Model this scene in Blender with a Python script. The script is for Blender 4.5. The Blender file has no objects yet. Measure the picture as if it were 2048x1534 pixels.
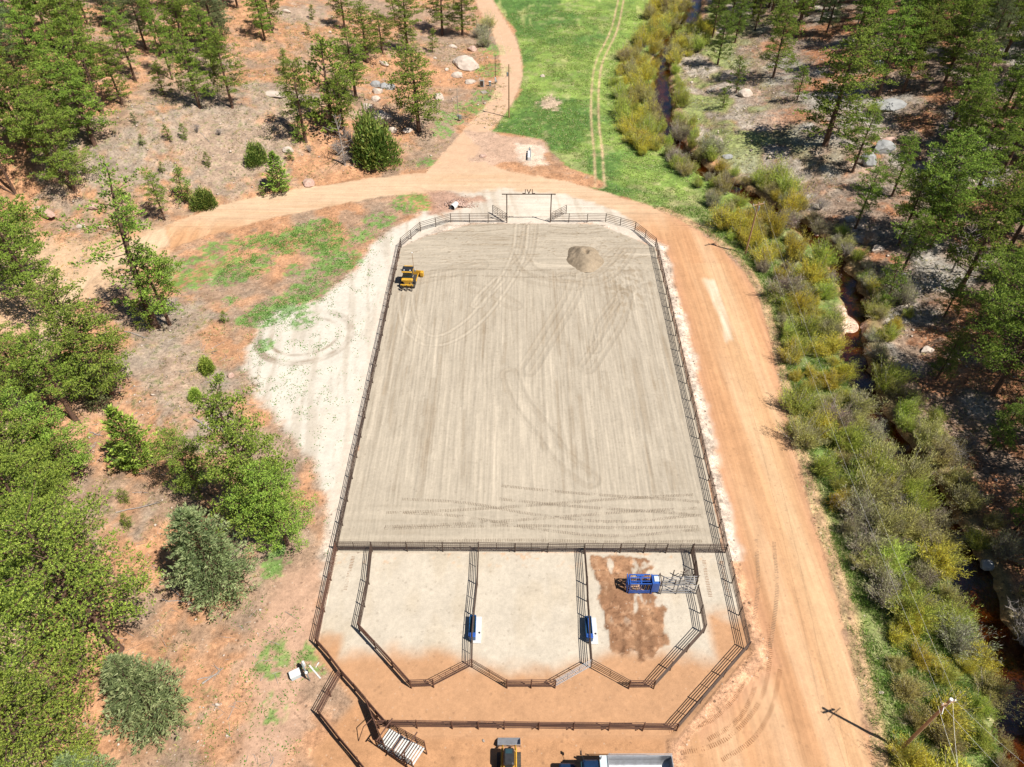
import bpy, math, random
import numpy as np
from mathutils import Vector, Matrix

# ------------------------------------------------------------------ camera, light, exposure
SC = bpy.context.scene
COL = SC.collection
R = math.radians
F, PITCH, CAMH = 1435.0, R(43.8), 60.0
cam_d = bpy.data.cameras.new('camera'); cam = bpy.data.objects.new('camera', cam_d); COL.objects.link(cam)
cam_d.sensor_width = 36.0; cam_d.lens = 36.0*F/2048.0; cam_d.clip_start = 0.5; cam_d.clip_end = 6000
cam.location = (0, 0, CAMH); cam.rotation_euler = (R(90)-PITCH, 0, 0)
SC.camera = cam
world = bpy.data.worlds.new('World'); SC.world = world; world.use_nodes = True
wn = world.node_tree; wn.nodes.clear()
wo = wn.nodes.new('ShaderNodeOutputWorld'); wb = wn.nodes.new('ShaderNodeBackground'); ws = wn.nodes.new('ShaderNodeTexSky')
SUN_EL = R(57); SUN_AZ = R(-31)            # direction towards the sun, measured from +X
ws.sky_type = 'NISHITA'; ws.sun_disc = False; ws.sun_elevation = SUN_EL; ws.sun_rotation = R(90)-SUN_AZ
ws.altitude = 2400
wb.inputs['Strength'].default_value = 0.052
wn.links.new(ws.outputs[0], wb.inputs[0]); wn.links.new(wb.outputs[0], wo.inputs[0])
sd = bpy.data.lights.new('sun', 'SUN'); sun = bpy.data.objects.new('sun', sd); COL.objects.link(sun)
sd.energy = 4.9; sd.angle = R(0.53); sd.color = (1.0, 0.955, 0.88)
sv = Vector((math.cos(SUN_EL)*math.cos(SUN_AZ), math.cos(SUN_EL)*math.sin(SUN_AZ), math.sin(SUN_EL)))
sun.rotation_euler = sv.to_track_quat('Z', 'Y').to_euler(); sun.location = sv*200
SC.view_settings.view_transform = 'Standard'; SC.view_settings.look = 'None'
SC.view_settings.exposure = 0.60; SC.view_settings.gamma = 1.0; SC.view_settings.use_curve_mapping = False
SC.render.engine = 'CYCLES'
SC.cycles.transparent_max_bounces = 24
SC.cycles.max_bounces = 6

rnd = random.Random(7)
# ------------------------------------------------------------------ pixel -> place helpers
cp_, sp_ = math.cos(PITCH), math.sin(PITCH)
def ray(px, py):
    u = (px-1024)/F; v = -(py-767)/F
    return (u, cp_+v*sp_, -sp_+v*cp_)
def flat(px, py, z=0.0):
    d = ray(px, py); t = (z-CAMH)/d[2]
    return (d[0]*t, d[1]*t, z)
def proj(x, y, z):
    dz = z-CAMH; zc = y*cp_-dz*sp_
    return 1024+F*x/zc, 767-F*(y*sp_+dz*cp_)/zc

def sstep(a, b, x):
    t = np.clip((x-a)/(b-a), 0, 1); return t*t*(3-2*t)
_perm = np.random.RandomState(3).rand(512, 512).astype(np.float32)
def vnoise(x, y):
    x = np.asarray(x, np.float32); y = np.asarray(y, np.float32)
    xi = np.floor(x).astype(np.int32); yi = np.floor(y).astype(np.int32)
    fx = x-xi; fy = y-yi; fx = fx*fx*(3-2*fx); fy = fy*fy*(3-2*fy)
    g = lambda a, b: _perm[a & 511, b & 511]
    return (g(xi, yi)*(1-fx)+g(xi+1, yi)*fx)*(1-fy)+(g(xi, yi+1)*(1-fx)+g(xi+1, yi+1)*fx)*fy
def fbm(x, y, o=4, s=0):
    r = 0; a = 0.5; t = 0
    for i in range(o):
        r = r+a*vnoise(x*2**i+17.3*i+s*31.7, y*2**i+9.1*i+s*12.9); t += a; a *= 0.5
    return r/t-0.5                            # about -0.4 .. 0.4

# creek centre line, seen in the photograph, on the water plane
WATER_Z = -1.25
creek_px = [(1392,-40),(1385,0),(1384,35),(1345,75),(1318,120),(1322,180),(1332,240),(1336,275),(1372,318),(1420,352),(1480,385),
            (1545,425),(1600,458),(1640,490),(1682,550),(1712,620),(1700,675),(1715,740),(1735,820),(1785,885),(1838,955),(1885,1040),
            (1922,1120),(1950,1190),(1975,1255),(2018,1330),(2034,1400),(2046,1470),(2070,1600)]
creek_w = [flat(px, py, WATER_Z)[:2] for px, py in creek_px]
creek_w.sort(key=lambda p: p[1])
creek_w = [(creek_w[0][0], -400)] + creek_w + [(creek_w[-1][0]+10, 400), (creek_w[-1][0]+60, 1600)]
_cy = np.array([p[1] for p in creek_w]); _cx = np.array([p[0] for p in creek_w])
# smoothed curve
_yy = np.concatenate([np.arange(-400, 10, 20.0), np.arange(10, 240, 0.5), np.arange(240, 1600, 20.0)])
_xx = np.interp(_yy, _cy, _cx); _k = np.ones(9)/9; _xs = np.convolve(np.pad(_xx, 4, 'edge'), _k, 'valid')
def creekx(y): return np.interp(y, _yy, _xs)
_sl = np.gradient(_xs, _yy)
def creekd(x, y):                            # signed distance from the creek, positive on its far (right) bank
    s = np.interp(y, _yy, _sl); return (x-creekx(y))/np.sqrt(1+s*s)
FOOT = [(-400,-40),(10,-27),(40,-29),(70,-40),(92,-66),(99,-64),(105,-46),(111,-30),(117,-18),(128,-11),(145,-8),(165,-9),(200,-16),(240,-20),(1600,-60)]
_fy = np.array([a for a, b in FOOT]); _fx = np.array([b for a, b in FOOT])
def height(x, y, fine=True):
    x = np.asarray(x, dtype=np.float64); y = np.asarray(y, dtype=np.float64)
    dR = creekd(x, y)
    d = np.maximum(dR-5, 0)
    hr = 0.20*d*d/(d+8)
    hr = np.where(hr > 30, 30+(hr-30)*0.3, hr)
    L = np.maximum(np.interp(y, _fy, _fx)-x, 0)
    slope = np.interp(y, [0, 95, 106, 120, 200], [0.09, 0.07, 0.17, 0.20, 0.18])
    hl = slope*L*L/(L+7)
    hl = np.where(hl > 26, 26+(hl-26)*0.3, hl)
    wch = np.interp(y, [0, 30, 60, 90, 140, 200], [1.6, 1.45, 1.25, 1.1, 1.35, 1.8])
    bank = 1-sstep(0.75, 1.8, (np.abs(dR)+fbm(x*0.45, y*0.45, 3, 6)*2.0)/wch)
    shelf = sstep(-16, -5, dR)*(1-sstep(6, 12, dR))
    h = hr+hl-0.55*shelf-1.35*bank
    out = sstep(0.3, 5, L)+sstep(2, 9, dR)
    flatmask = np.clip(out, 0, 1)
    h = h+flatmask*(fbm(x*0.06, y*0.06, 3, 1)*3.0+fbm(x*0.3, y*0.3, 3, 2)*0.55)
    if fine:
        h = h+fbm(x*0.7, y*0.7, 4, 5)*(0.05+0.35*flatmask)*(1-0.5*bank)
    # cut bank above the far road
    return h
def at(px, py, up=0.0):                      # point of the terrain seen at a pixel
    d = ray(px, py); t = np.linspace(45, 420, 1600)
    X = d[0]*t; Y = d[1]*t; Z = CAMH+d[2]*t
    hh = height(X, Y, False); i = int(np.argmax(Z < hh)); i = max(i, 1)
    a = (Z[i-1]-hh[i-1])/((Z[i-1]-hh[i-1])-(Z[i]-hh[i])+1e-9); tt = t[i-1]+(t[i]-t[i-1])*a
    x, y = d[0]*tt, d[1]*tt
    return Vector((x, y, float(height(x, y))+up))
def A2(pts): return [tuple(at(*p)[:2]) for p in pts]
def gz(x, y): return float(height(x, y))

def pdist(X, Y, pts, closed=False):          # distance to a polyline
    P = list(pts)+([pts[0]] if closed else [])
    best = np.full(X.shape, 1e9)
    for (x0, y0), (x1, y1) in zip(P[:-1], P[1:]):
        dx, dy = x1-x0, y1-y0; L2 = dx*dx+dy*dy+1e-12
        t = np.clip(((X-x0)*dx+(Y-y0)*dy)/L2, 0, 1)
        best = np.minimum(best, (X-x0-t*dx)**2+(Y-y0-t*dy)**2)
    return np.sqrt(best)
def inside(X, Y, pts):
    c = np.zeros(X.shape, bool); n = len(pts)
    for i in range(n):
        x0, y0 = pts[i]; x1, y1 = pts[(i+1) % n]
        if y0 == y1: continue
        m = ((y0 > Y) != (y1 > Y)) & (X < (x1-x0)*(Y-y0)/(y1-y0)+x0)
        c ^= m
    return c
def psd(X, Y, pts, far=4.0):                 # signed distance, positive inside, clipped well outside
    out = np.full(X.shape, -far)
    m = (X > min(p[0] for p in pts)-far) & (X < max(p[0] for p in pts)+far) & (Y > min(p[1] for p in pts)-far) & (Y < max(p[1] for p in pts)+far)
    if m.any():
        x, y = X[m], Y[m]; d = pdist(x, y, pts, True); out[m] = np.where(inside(x, y, pts), d, -d)
    return out
def ldist(X, Y, pts, far=5.0):
    out = np.full(X.shape, far)
    m = (X > min(p[0] for p in pts)-far) & (X < max(p[0] for p in pts)+far) & (Y > min(p[1] for p in pts)-far) & (Y < max(p[1] for p in pts)+far)
    if m.any(): out[m] = pdist(X[m], Y[m], pts)
    return out
def smooth_line(pts, n=8):                   # Catmull-Rom
    P = [pts[0]]+list(pts)+[pts[-1]]; out = []
    for i in range(1, len(P)-2):
        p0, p1, p2, p3 = [np.array(q, float) for q in P[i-1:i+3]]
        for k in range(n):
            t = k/n
            out.append(tuple(0.5*((2*p1)+(-p0+p2)*t+(2*p0-5*p1+4*p2-p3)*t*t+(-p0+3*p1-3*p2+p3)*t**3)))
    out.append(tuple(pts[-1])); return out

# ------------------------------------------------------------------ material helpers
class NT:
    def __init__(s, name):
        s.m = bpy.data.materials.new(name); s.m.use_nodes = True; s.t = s.m.node_tree; s.t.nodes.clear()
        s.out = s.n('ShaderNodeOutputMaterial')
    def n(s, ty, **kw):
        o = s.t.nodes.new(ty)
        for k, v in kw.items():
            if k[0] == '_': setattr(o, k[1:], v)
            else:
                key = k.replace('__', ' ')
                o.inputs[key].default_value = v
        return o
    def l(s, a, b): s.t.links.new(a, b)
    def math(s, op, a, b=None, c=None, clamp=False):
        o = s.n('ShaderNodeMath', _operation=op, _use_clamp=clamp)
        for i, v in enumerate((a, b, c)):
            if v is None: continue
            if isinstance(v, (int, float)): o.inputs[i].default_value = v
            else: s.l(v, o.inputs[i])
        return o.outputs[0]
    def mix(s, f, a, b, mode='MIX'):
        o = s.n('ShaderNodeMix', _data_type='RGBA', _blend_type=mode)
        for i, v in ((0, f), (6, a), (7, b)):
            if isinstance(v, (int, float)): o.inputs[i].default_value = v
            elif isinstance(v, tuple): o.inputs[i].default_value = v if len(v) == 4 else v+(1,)
            else: s.l(v, o.inputs[i])
        return o.outputs[2]
    def noise(s, scale, detail=4, rough=0.55, vec=None):
        o = s.n('ShaderNodeTexNoise', Scale=scale, Detail=detail, Roughness=rough)
        if vec is not None: s.l(vec, o.inputs['Vector'])
        return o.outputs[0]
    def coord(s, which='Object'): return s.n('ShaderNodeTexCoord').outputs[which]
    def ramp(s, f, a, b):
        o = s.n('ShaderNodeMapRange', _clamp=True)
        o.inputs[1].default_value = a; o.inputs[2].default_value = b; s.l(f, o.inputs[0]); return o.outputs[0]
def simple(name, c1, c2=None, rough=0.7, metal=0.0, scale=6.0, bump=0.0, edge=(0.35, 0.65), spec=0.5):
    N = NT(name); p = N.n('ShaderNodeBsdfPrincipled', Roughness=rough, Metallic=metal)
    p.inputs['Specular IOR Level'].default_value = spec
    co = N.coord(); nz = N.noise(scale, 6, 0.65, co)
    c2 = c2 or tuple(v*0.75 for v in c1)
    N.l(N.mix(N.ramp(nz, *edge), c1, c2), p.inputs['Base Color'])
    if bump:
        b = N.n('ShaderNodeBump', Strength=bump, Distance=0.03); N.l(nz, b.inputs['Height']); N.l(b.outputs[0], p.inputs['Normal'])
    N.l(p.outputs[0], N.out.inputs[0]); return N.m

def ground_mat(nm='soil', streak=0.0, sx=4.0, sy=0.12, ysw=None):
    N = NT(nm); p = N.n('ShaderNodeBsdfPrincipled', Roughness=0.95)
    p.inputs['Specular IOR Level'].default_value = 0.15
    at_ = N.n('ShaderNodeAttribute', _attribute_name='Col'); co = N.coord()
    n1 = N.noise(0.8, 7, 0.72, co); n2 = N.noise(2.8, 6, 0.75, co); n3 = N.noise(11.0, 4, 0.7, co)
    a = N.math('MULTIPLY', N.math('SUBTRACT', n1, 0.5), 1.1)
    b = N.math('MULTIPLY', N.math('SUBTRACT', n2, 0.5), 3.0)
    c = N.math('MULTIPLY', N.math('SUBTRACT', n3, 0.5), 2.2)
    s = N.math('MULTIPLY', N.math('ADD', N.math('ADD', a, b), c), at_.outputs['Alpha'])
    f = N.math('ADD', 1.0, s)
    if streak:
        def stn(a_, b_):
            mp = N.n('ShaderNodeMapping'); mp.inputs['Scale'].default_value = (a_, b_, 1); N.l(co, mp.inputs['Vector']); return N.noise(1.0, 5, 0.62, mp.outputs[0])
        q1, q2 = stn(sx, sy), stn(sy*1.6, sx*0.8)
        sp3 = N.n('ShaderNodeSeparateXYZ'); N.l(co, sp3.inputs[0])
        w = N.math('MULTIPLY_ADD', N.math('SUBTRACT', sp3.outputs[1], ysw), 0.5, 0.5, clamp=True)
        q = N.math('ADD', N.math('MULTIPLY', q1, N.math('SUBTRACT', 1.0, w)), N.math('MULTIPLY', q2, w))
        q = N.math('MULTIPLY', N.math('MULTIPLY', N.math('SUBTRACT', q, 0.5), streak), N.math('MULTIPLY_ADD', N.math('SUBTRACT', 118.0, sp3.outputs[1]), 0.1, 0.15, clamp=True))
        f = N.math('ADD', f, q)
    cc = N.n('ShaderNodeCombineColor'); [N.l(f, cc.inputs[i]) for i in range(3)]
    col = N.mix(1.0, at_.outputs['Color'], cc.outputs[0], 'MULTIPLY')
    # small stones, paler than the soil, and small dark crumbs
    v = N.n('ShaderNodeTexVoronoi', Scale=1.5, Randomness=1.0); N.l(co, v.inputs['Vector'])
    lt = N.math('MULTIPLY', N.math('LESS_THAN', v.outputs['Distance'], 0.11), N.math('MULTIPLY', at_.outputs['Alpha'], 0.9))
    col = N.mix(lt, col, (0.50, 0.42, 0.34))
    v2 = N.n('ShaderNodeTexVoronoi', Scale=1.25, Randomness=1.0); N.l(co, v2.inputs['Vector'])
    dk = N.math('MULTIPLY', N.math('LESS_THAN', N.math('ADD', v2.outputs['Distance'], N.math('MULTIPLY', N.math('SUBTRACT', n2, 0.5), 0.35)), 0.15), N.math('MULTIPLY', at_.outputs['Alpha'], 0.9))
    col = N.mix(dk, col, (0.09, 0.055, 0.035))
    N.l(col, p.inputs['Base Color'])
    bm = N.n('ShaderNodeBump', Strength=0.55, Distance=0.12)
    N.l(N.math('MULTIPLY', N.math('ADD', n2, N.math('MULTIPLY', n1, 1.5)), at_.outputs['Alpha']), bm.inputs['Height'])
    N.l(bm.outputs[0], p.inputs['Normal']); N.l(p.outputs[0], N.out.inputs[0]); return N.m

# ------------------------------------------------------------------ object helpers
def link_mesh(name, V, Fc, mat, parent=None, smooth=False, cols=None, loc=(0, 0, 0)):
    """V (n,3) array, Fc list of faces or (m,k) array"""
    me = bpy.data.meshes.new(name); V = np.asarray(V, dtype=np.float32)
    if isinstance(Fc, np.ndarray):
        m, k = Fc.shape
        me.vertices.add(len(V)); me.vertices.foreach_set('co', V.ravel())
        me.loops.add(m*k); me.loops.foreach_set('vertex_index', Fc.astype(np.int32).ravel())
        me.polygons.add(m); me.polygons.foreach_set('loop_start', np.arange(0, m*k, k, dtype=np.int32))
        me.polygons.foreach_set('loop_total', np.full(m, k, dtype=np.int32))
        me.update(calc_edges=True)
    else:
        me.from_pydata([tuple(v) for v in V], [], Fc)
    if smooth: me.polygons.foreach_set('use_smooth', np.ones(len(me.polygons), bool))
    if cols is not None:
        a = me.color_attributes.new('Col', 'FLOAT_COLOR', 'POINT'); a.data.foreach_set('color', np.asarray(cols, dtype=np.float32).ravel())
    if mat: me.materials.append(mat)
    o = bpy.data.objects.new(name, me); COL.objects.link(o); o.location = loc
    if parent: o.parent = parent
    return o
def tag(o, label=None, cat=None, group=None, kind=None):
    if label: o['label'] = label
    if cat: o['category'] = cat
    if group: o['group'] = group
    if kind: o['kind'] = kind
    return o
def thing(name, label, cat, loc=(0, 0, 0), rz=0.0, group=None):
    o = bpy.data.objects.new(name, None); COL.objects.link(o); o.location = loc; o.rotation_euler = (0, 0, rz)
    o.empty_display_size = 0.3
    return tag(o, label, cat, group)
class MB:
    def __init__(s): s.v = []; s.f = []
    def add(s, V, Fc):
        b = len(s.v); s.v += [tuple(v) for v in V]; s.f += [tuple(i+b for i in f) for f in Fc]; return s
    def box(s, c, d, rz=0.0, bev=0.0, tx=1.0, ty=1.0):
        """centre c, size d; tx, ty shrink the top"""
        x, y, z = d[0]/2, d[1]/2, d[2]/2
        ca, sa = math.cos(rz), math.sin(rz)
        lv = []
        if bev <= 0:
            lay = [(-z, x, y), (z, x*tx, y*ty)]
            V = []
            for zz, xx, yy in lay:
                V += [(-xx, -yy, zz), (xx, -yy, zz), (xx, yy, zz), (-xx, yy, zz)]
            Fc = [(3, 2, 1, 0), (4, 5, 6, 7)]+[(i, (i+1) % 4, 4+(i+1) % 4, 4+i) for i in range(4)]
        else:
            V = []
            def ring(xx, yy, zz):
                b = min(bev, xx*0.9, yy*0.9)
                return [(-xx+b, -yy, zz), (xx-b, -yy, zz), (xx, -yy+b, zz), (xx, yy-b, zz), (xx-b, yy, zz), (-xx+b, yy, zz), (-xx, yy-b, zz), (-xx, -yy+b, zz)]
            V += ring(x-bev, y-bev, -z)+ring(x, y, -z+bev)+ring(x*tx, y*ty, z-bev)+ring(x*tx-bev, y*ty-bev, z)
            Fc = [tuple(range(7, -1, -1)), tuple(range(24, 32))]
            for k in range(3): Fc += [(k*8+i, k*8+(i+1) % 8, k*8+8+(i+1) % 8, k*8+8+i) for i in range(8)]
        V = [(c[0]+a*ca-b*sa, c[1]+a*sa+b*ca, c[2]+w) for a, b, w in V]
        return s.add(V, Fc)
    def tube(s, p, q, r, r2=None, n=6, cap=True):
        p = Vector(p); q = Vector(q); r2 = r if r2 is None else r2
        d = (q-p); 
        if d.length < 1e-6: return s
        d.normalize(); a = d.orthogonal().normalized(); b = d.cross(a)
        V = []
        for c, rr in ((p, r), (q, r2)):
            V += [c+(a*math.cos(t)+b*math.sin(t))*rr for t in [2*math.pi*i/n for i in range(n)]]
        Fc = [(i, (i+1) % n, n+(i+1) % n, n+i) for i in range(n)]
        if cap: Fc += [tuple(range(n-1, -1, -1)), tuple(range(n, 2*n))]
        return s.add(V, Fc)
    def path(s, pts, rads, n=6):
        for i in range(len(pts)-1): s.tube(pts[i], pts[i+1], rads[i], rads[i+1], n, cap=(i == len(pts)-2))
        return s
    def prism(s, poly, a, b, axis='z'):
        """extrude 2-D poly (ccw) from a to b along axis"""
        n = len(poly)
        mk = {'z': lambda u, v, w: (u, v, w), 'x': lambda u, v, w: (w, u, v), 'y': lambda u, v, w: (u, w, v)}[axis]
        V = [mk(u, v, a) for u, v in poly]+[mk(u, v, b) for u, v in poly]
        Fc = [tuple(range(n-1, -1, -1)), tuple(range(n, 2*n))]+[(i, (i+1) % n, n+(i+1) % n, n+i) for i in range(n)]
        return s.add(V, Fc)
    def build(s, name, mat, parent=None, smooth=False, loc=(0, 0, 0)):
        return link_mesh(name, s.v, s.f, mat, parent, smooth, loc=loc)
def copy_thing(src, loc=None, rz=None, scale=None, label=None):
    c = src.copy(); COL.objects.link(c)
    if loc is not None: c.location = loc
    if rz is not None: c.rotation_euler = (0, 0, rz)
    if scale is not None: c.scale = scale
    if label: c['label'] = label
    for ch in src.children:
        k = ch.copy(); COL.objects.link(k); k.parent = c
        for g in ch.children:
            m = g.copy(); COL.objects.link(m); m.parent = k
    return c
ORD = ['','first','second','third','fourth','fifth','sixth','seventh','eighth','ninth','tenth','eleventh','twelfth','thirteenth','fourteenth',
       'fifteenth','sixteenth','seventeenth','eighteenth','nineteenth','twentieth']
def ordw(n):
    if n <= 20: return ORD[n]
    t = ['','','twenty','thirty','forty','fifty','sixty','seventy','eighty','ninety'][n//10]
    return t+'-'+ORD[n % 10] if n % 10 else t[:-1]+'ieth'
# ------------------------------------------------------------------ ground plan (points read off the photograph, laid on the terrain)
ROAD_OUT = A2([(1180,376),(1235,392),(1290,408),(1345,432),(1400,462),(1450,500),(1490,545),(1515,590),(1537,660),(1553,740),(1575,830),(1592,910),(1618,1010),(1650,1110),(1680,1220),(1708,1340),(1730,1440),(1748,1534)])
ARENA = [(-17.4,38.6),(21.0,38.6),(21.7,60),(22.0,92.2),(16.2,96.9),(13.2,99.1),(-6.5,99.2),(-9.6,97.2),(-13.4,95.6),(-17.0,92.2),(-17.3,70)]
road_poly = [(27,-60)]+[(40,-60),(33.5,0)]+ROAD_OUT[::-1]+A2([(1130,362),(1060,350),(1010,340),(985,330),(975,300),(980,268),(935,250),(912,280),(892,300),(850,345),(700,362),(560,383),(440,410),(330,452)])+\
            A2([(340,500),(420,470),(560,432),(700,405),(790,390),(860,388),(985,400)])+[(-2,99.3),(6,99.6),(13.5,100.3),(18,98.4),(23.2,93),(23,70),(22.4,50),(21.8,38),(22.4,28),(14,21.5),(12,14),(12,-60)]
north_line = smooth_line(A2([(925,300),(960,255),(1000,205),(1020,160),(1022,120),(1010,75),(990,40),(968,0),(955,-30)]), 6)
west_line = smooth_line(A2([(400,452),(330,475),(262,500),(200,535),(140,590),(105,650),(80,700),(62,745),(45,800),(30,860),(20,960),(18,1080),(22,1190),(20,1300),(20,1420),(18,1534),(10,1640)]), 5)
track_line = smooth_line(A2([(1250,-30),(1242,0),(1228,60),(1200,120),(1191,170),(1190,240),(1196,300),(1199,350),(1200,372)]), 6)
meadow_poly = A2([(960,-60),(985,0),(1030,60),(1045,130),(1040,185),(1010,225),(985,262)])+A2([(1085,278),(1100,300),(1135,335),(1190,352),(1215,372)])+\
              [p for p in ROAD_OUT]+[(33.8,0),(40,-60)]+[(float(creekx(y))+1.0, y) for y in range(-60, 260, 4)]+[(40, 300)]
meadow2_poly = A2([(985,262),(1010,225),(1040,190)])
white_poly = A2([(905,447),(880,428),(850,424),(800,450),(740,490),(705,545),(640,595),(560,618),(520,645),(500,690),(492,740),(520,800),(560,850),(600,900),(640,960),(660,1060),(652,1120),(640,1200),(650,1240)])+[(-17.0,30),(-17.2,39),(-17.3,60),(-17.0,92.2)]
gate_white = A2([(860,388),(1000,380),(1130,388),(1240,425),(1310,490),(1320,500)])+[(21.8,92.2),(13.2,99.2),(-6.5,99.3),(-9.6,97.3)]
pen_poly = [(-17.2,39),(-17.1,28.6),(-13.6,25.2),(-9.5,21.6),(13.2,21.6),(20.7,28.8),(21.0,39)]
GREEN = [  # px, py, radius m, strength : the green patches of the swale and the yard's edge
 (385,545,4,.95),(420,535,4,1.0),(460,540,3.5,.95),(500,532,3,.85),(525,525,2,.6),(640,462,3.2,1.0),(605,474,3.5,.95),(570,488,3,.8),(660,495,3.5,.75),(690,520,3,.6),(650,535,3,.65),(620,575,2.8,.75),(575,608,2.6,.95),(535,628,2.6,1.0),(505,640,1.6,1),
 (720,470,3,.5),(760,440,3,.5),(820,405,3.5,.55),(840,400,2.5,.5),(430,500,3,.5),(470,490,3,.5),(520,480,3,.5),(590,540,2,.5),(610,600,2.2,.6),(460,600,1.5,.45),
 (540,1140,1.6,.5),(560,1110,1.8,.45),(545,1330,1.6,.6),(550,1290,1.3,.5),(625,1310,1.6,.5),(540,1420,2,.35),(500,640,1.8,.7),(605,640,2.4,.4),
 (900,235,3,.6),(940,215,3.5,.8),(975,190,3,.9),(985,140,4,.9),(990,100,4,.6),(880,260,3,.5),(640,1330,1.2,.45),(850,410,2.0,.5),(855,325,2.5,.5),(530,690,1.4,.5)]
green_w = [(*tuple(at(a, b))[:2], r, s) for a, b, r, s in GREEN]
LITTER = [(450,280,13,.9),(560,200,9,.7),(300,300,10,.6),(350,650,6,.9),(330,730,6,.9),(400,780,6,.8),(400,850,5,.6),(600,30,9,.7),(170,330,9,.6),(620,20,8,.6),(450,330,9,.8),(500,300,9,.7),(240,1060,4,.4),(480,1080,3,.5),(350,1420,4,.3),(300,620,7,.5),(760,270,5,.5),(530,180,6,.8),(250,460,5,.4)]
litter_w = [(*tuple(at(a, b))[:2], r, s) for a, b, r, s in LITTER]
MOUND = A2([(840,375),(900,385),(960,392),(985,402),(950,408),(905,422),(862,430),(855,400)])
DARKSOIL = A2([(930,262),(1000,268),(1060,276),(1095,285),(1090,320),(1050,322),(985,330),(940,322),(955,295)])
PADSOIL = A2([(1030,285),(1085,292),(1090,330),(1060,334),(1035,315)])
dig_poly = [flat(1060+x/4.09, 1050+y/4.09)[:2] for x, y in [(500,255),(700,260),(900,265),(1030,285),(1020,370),(960,400),(1020,430),(1010,560),(1060,600),(1120,700),(1100,760),(1090,830),(1140,980),(1050,1010),(1010,1080),(940,1040),(930,1120),(880,1110),(890,1040),(820,1010),(790,1080),(690,1030),(640,930),(600,800),(560,640),(560,500),(520,420),(490,330)]]
SCRAPE = A2([(1412,558),(1428,562),(1470,680),(1452,682)])

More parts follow.
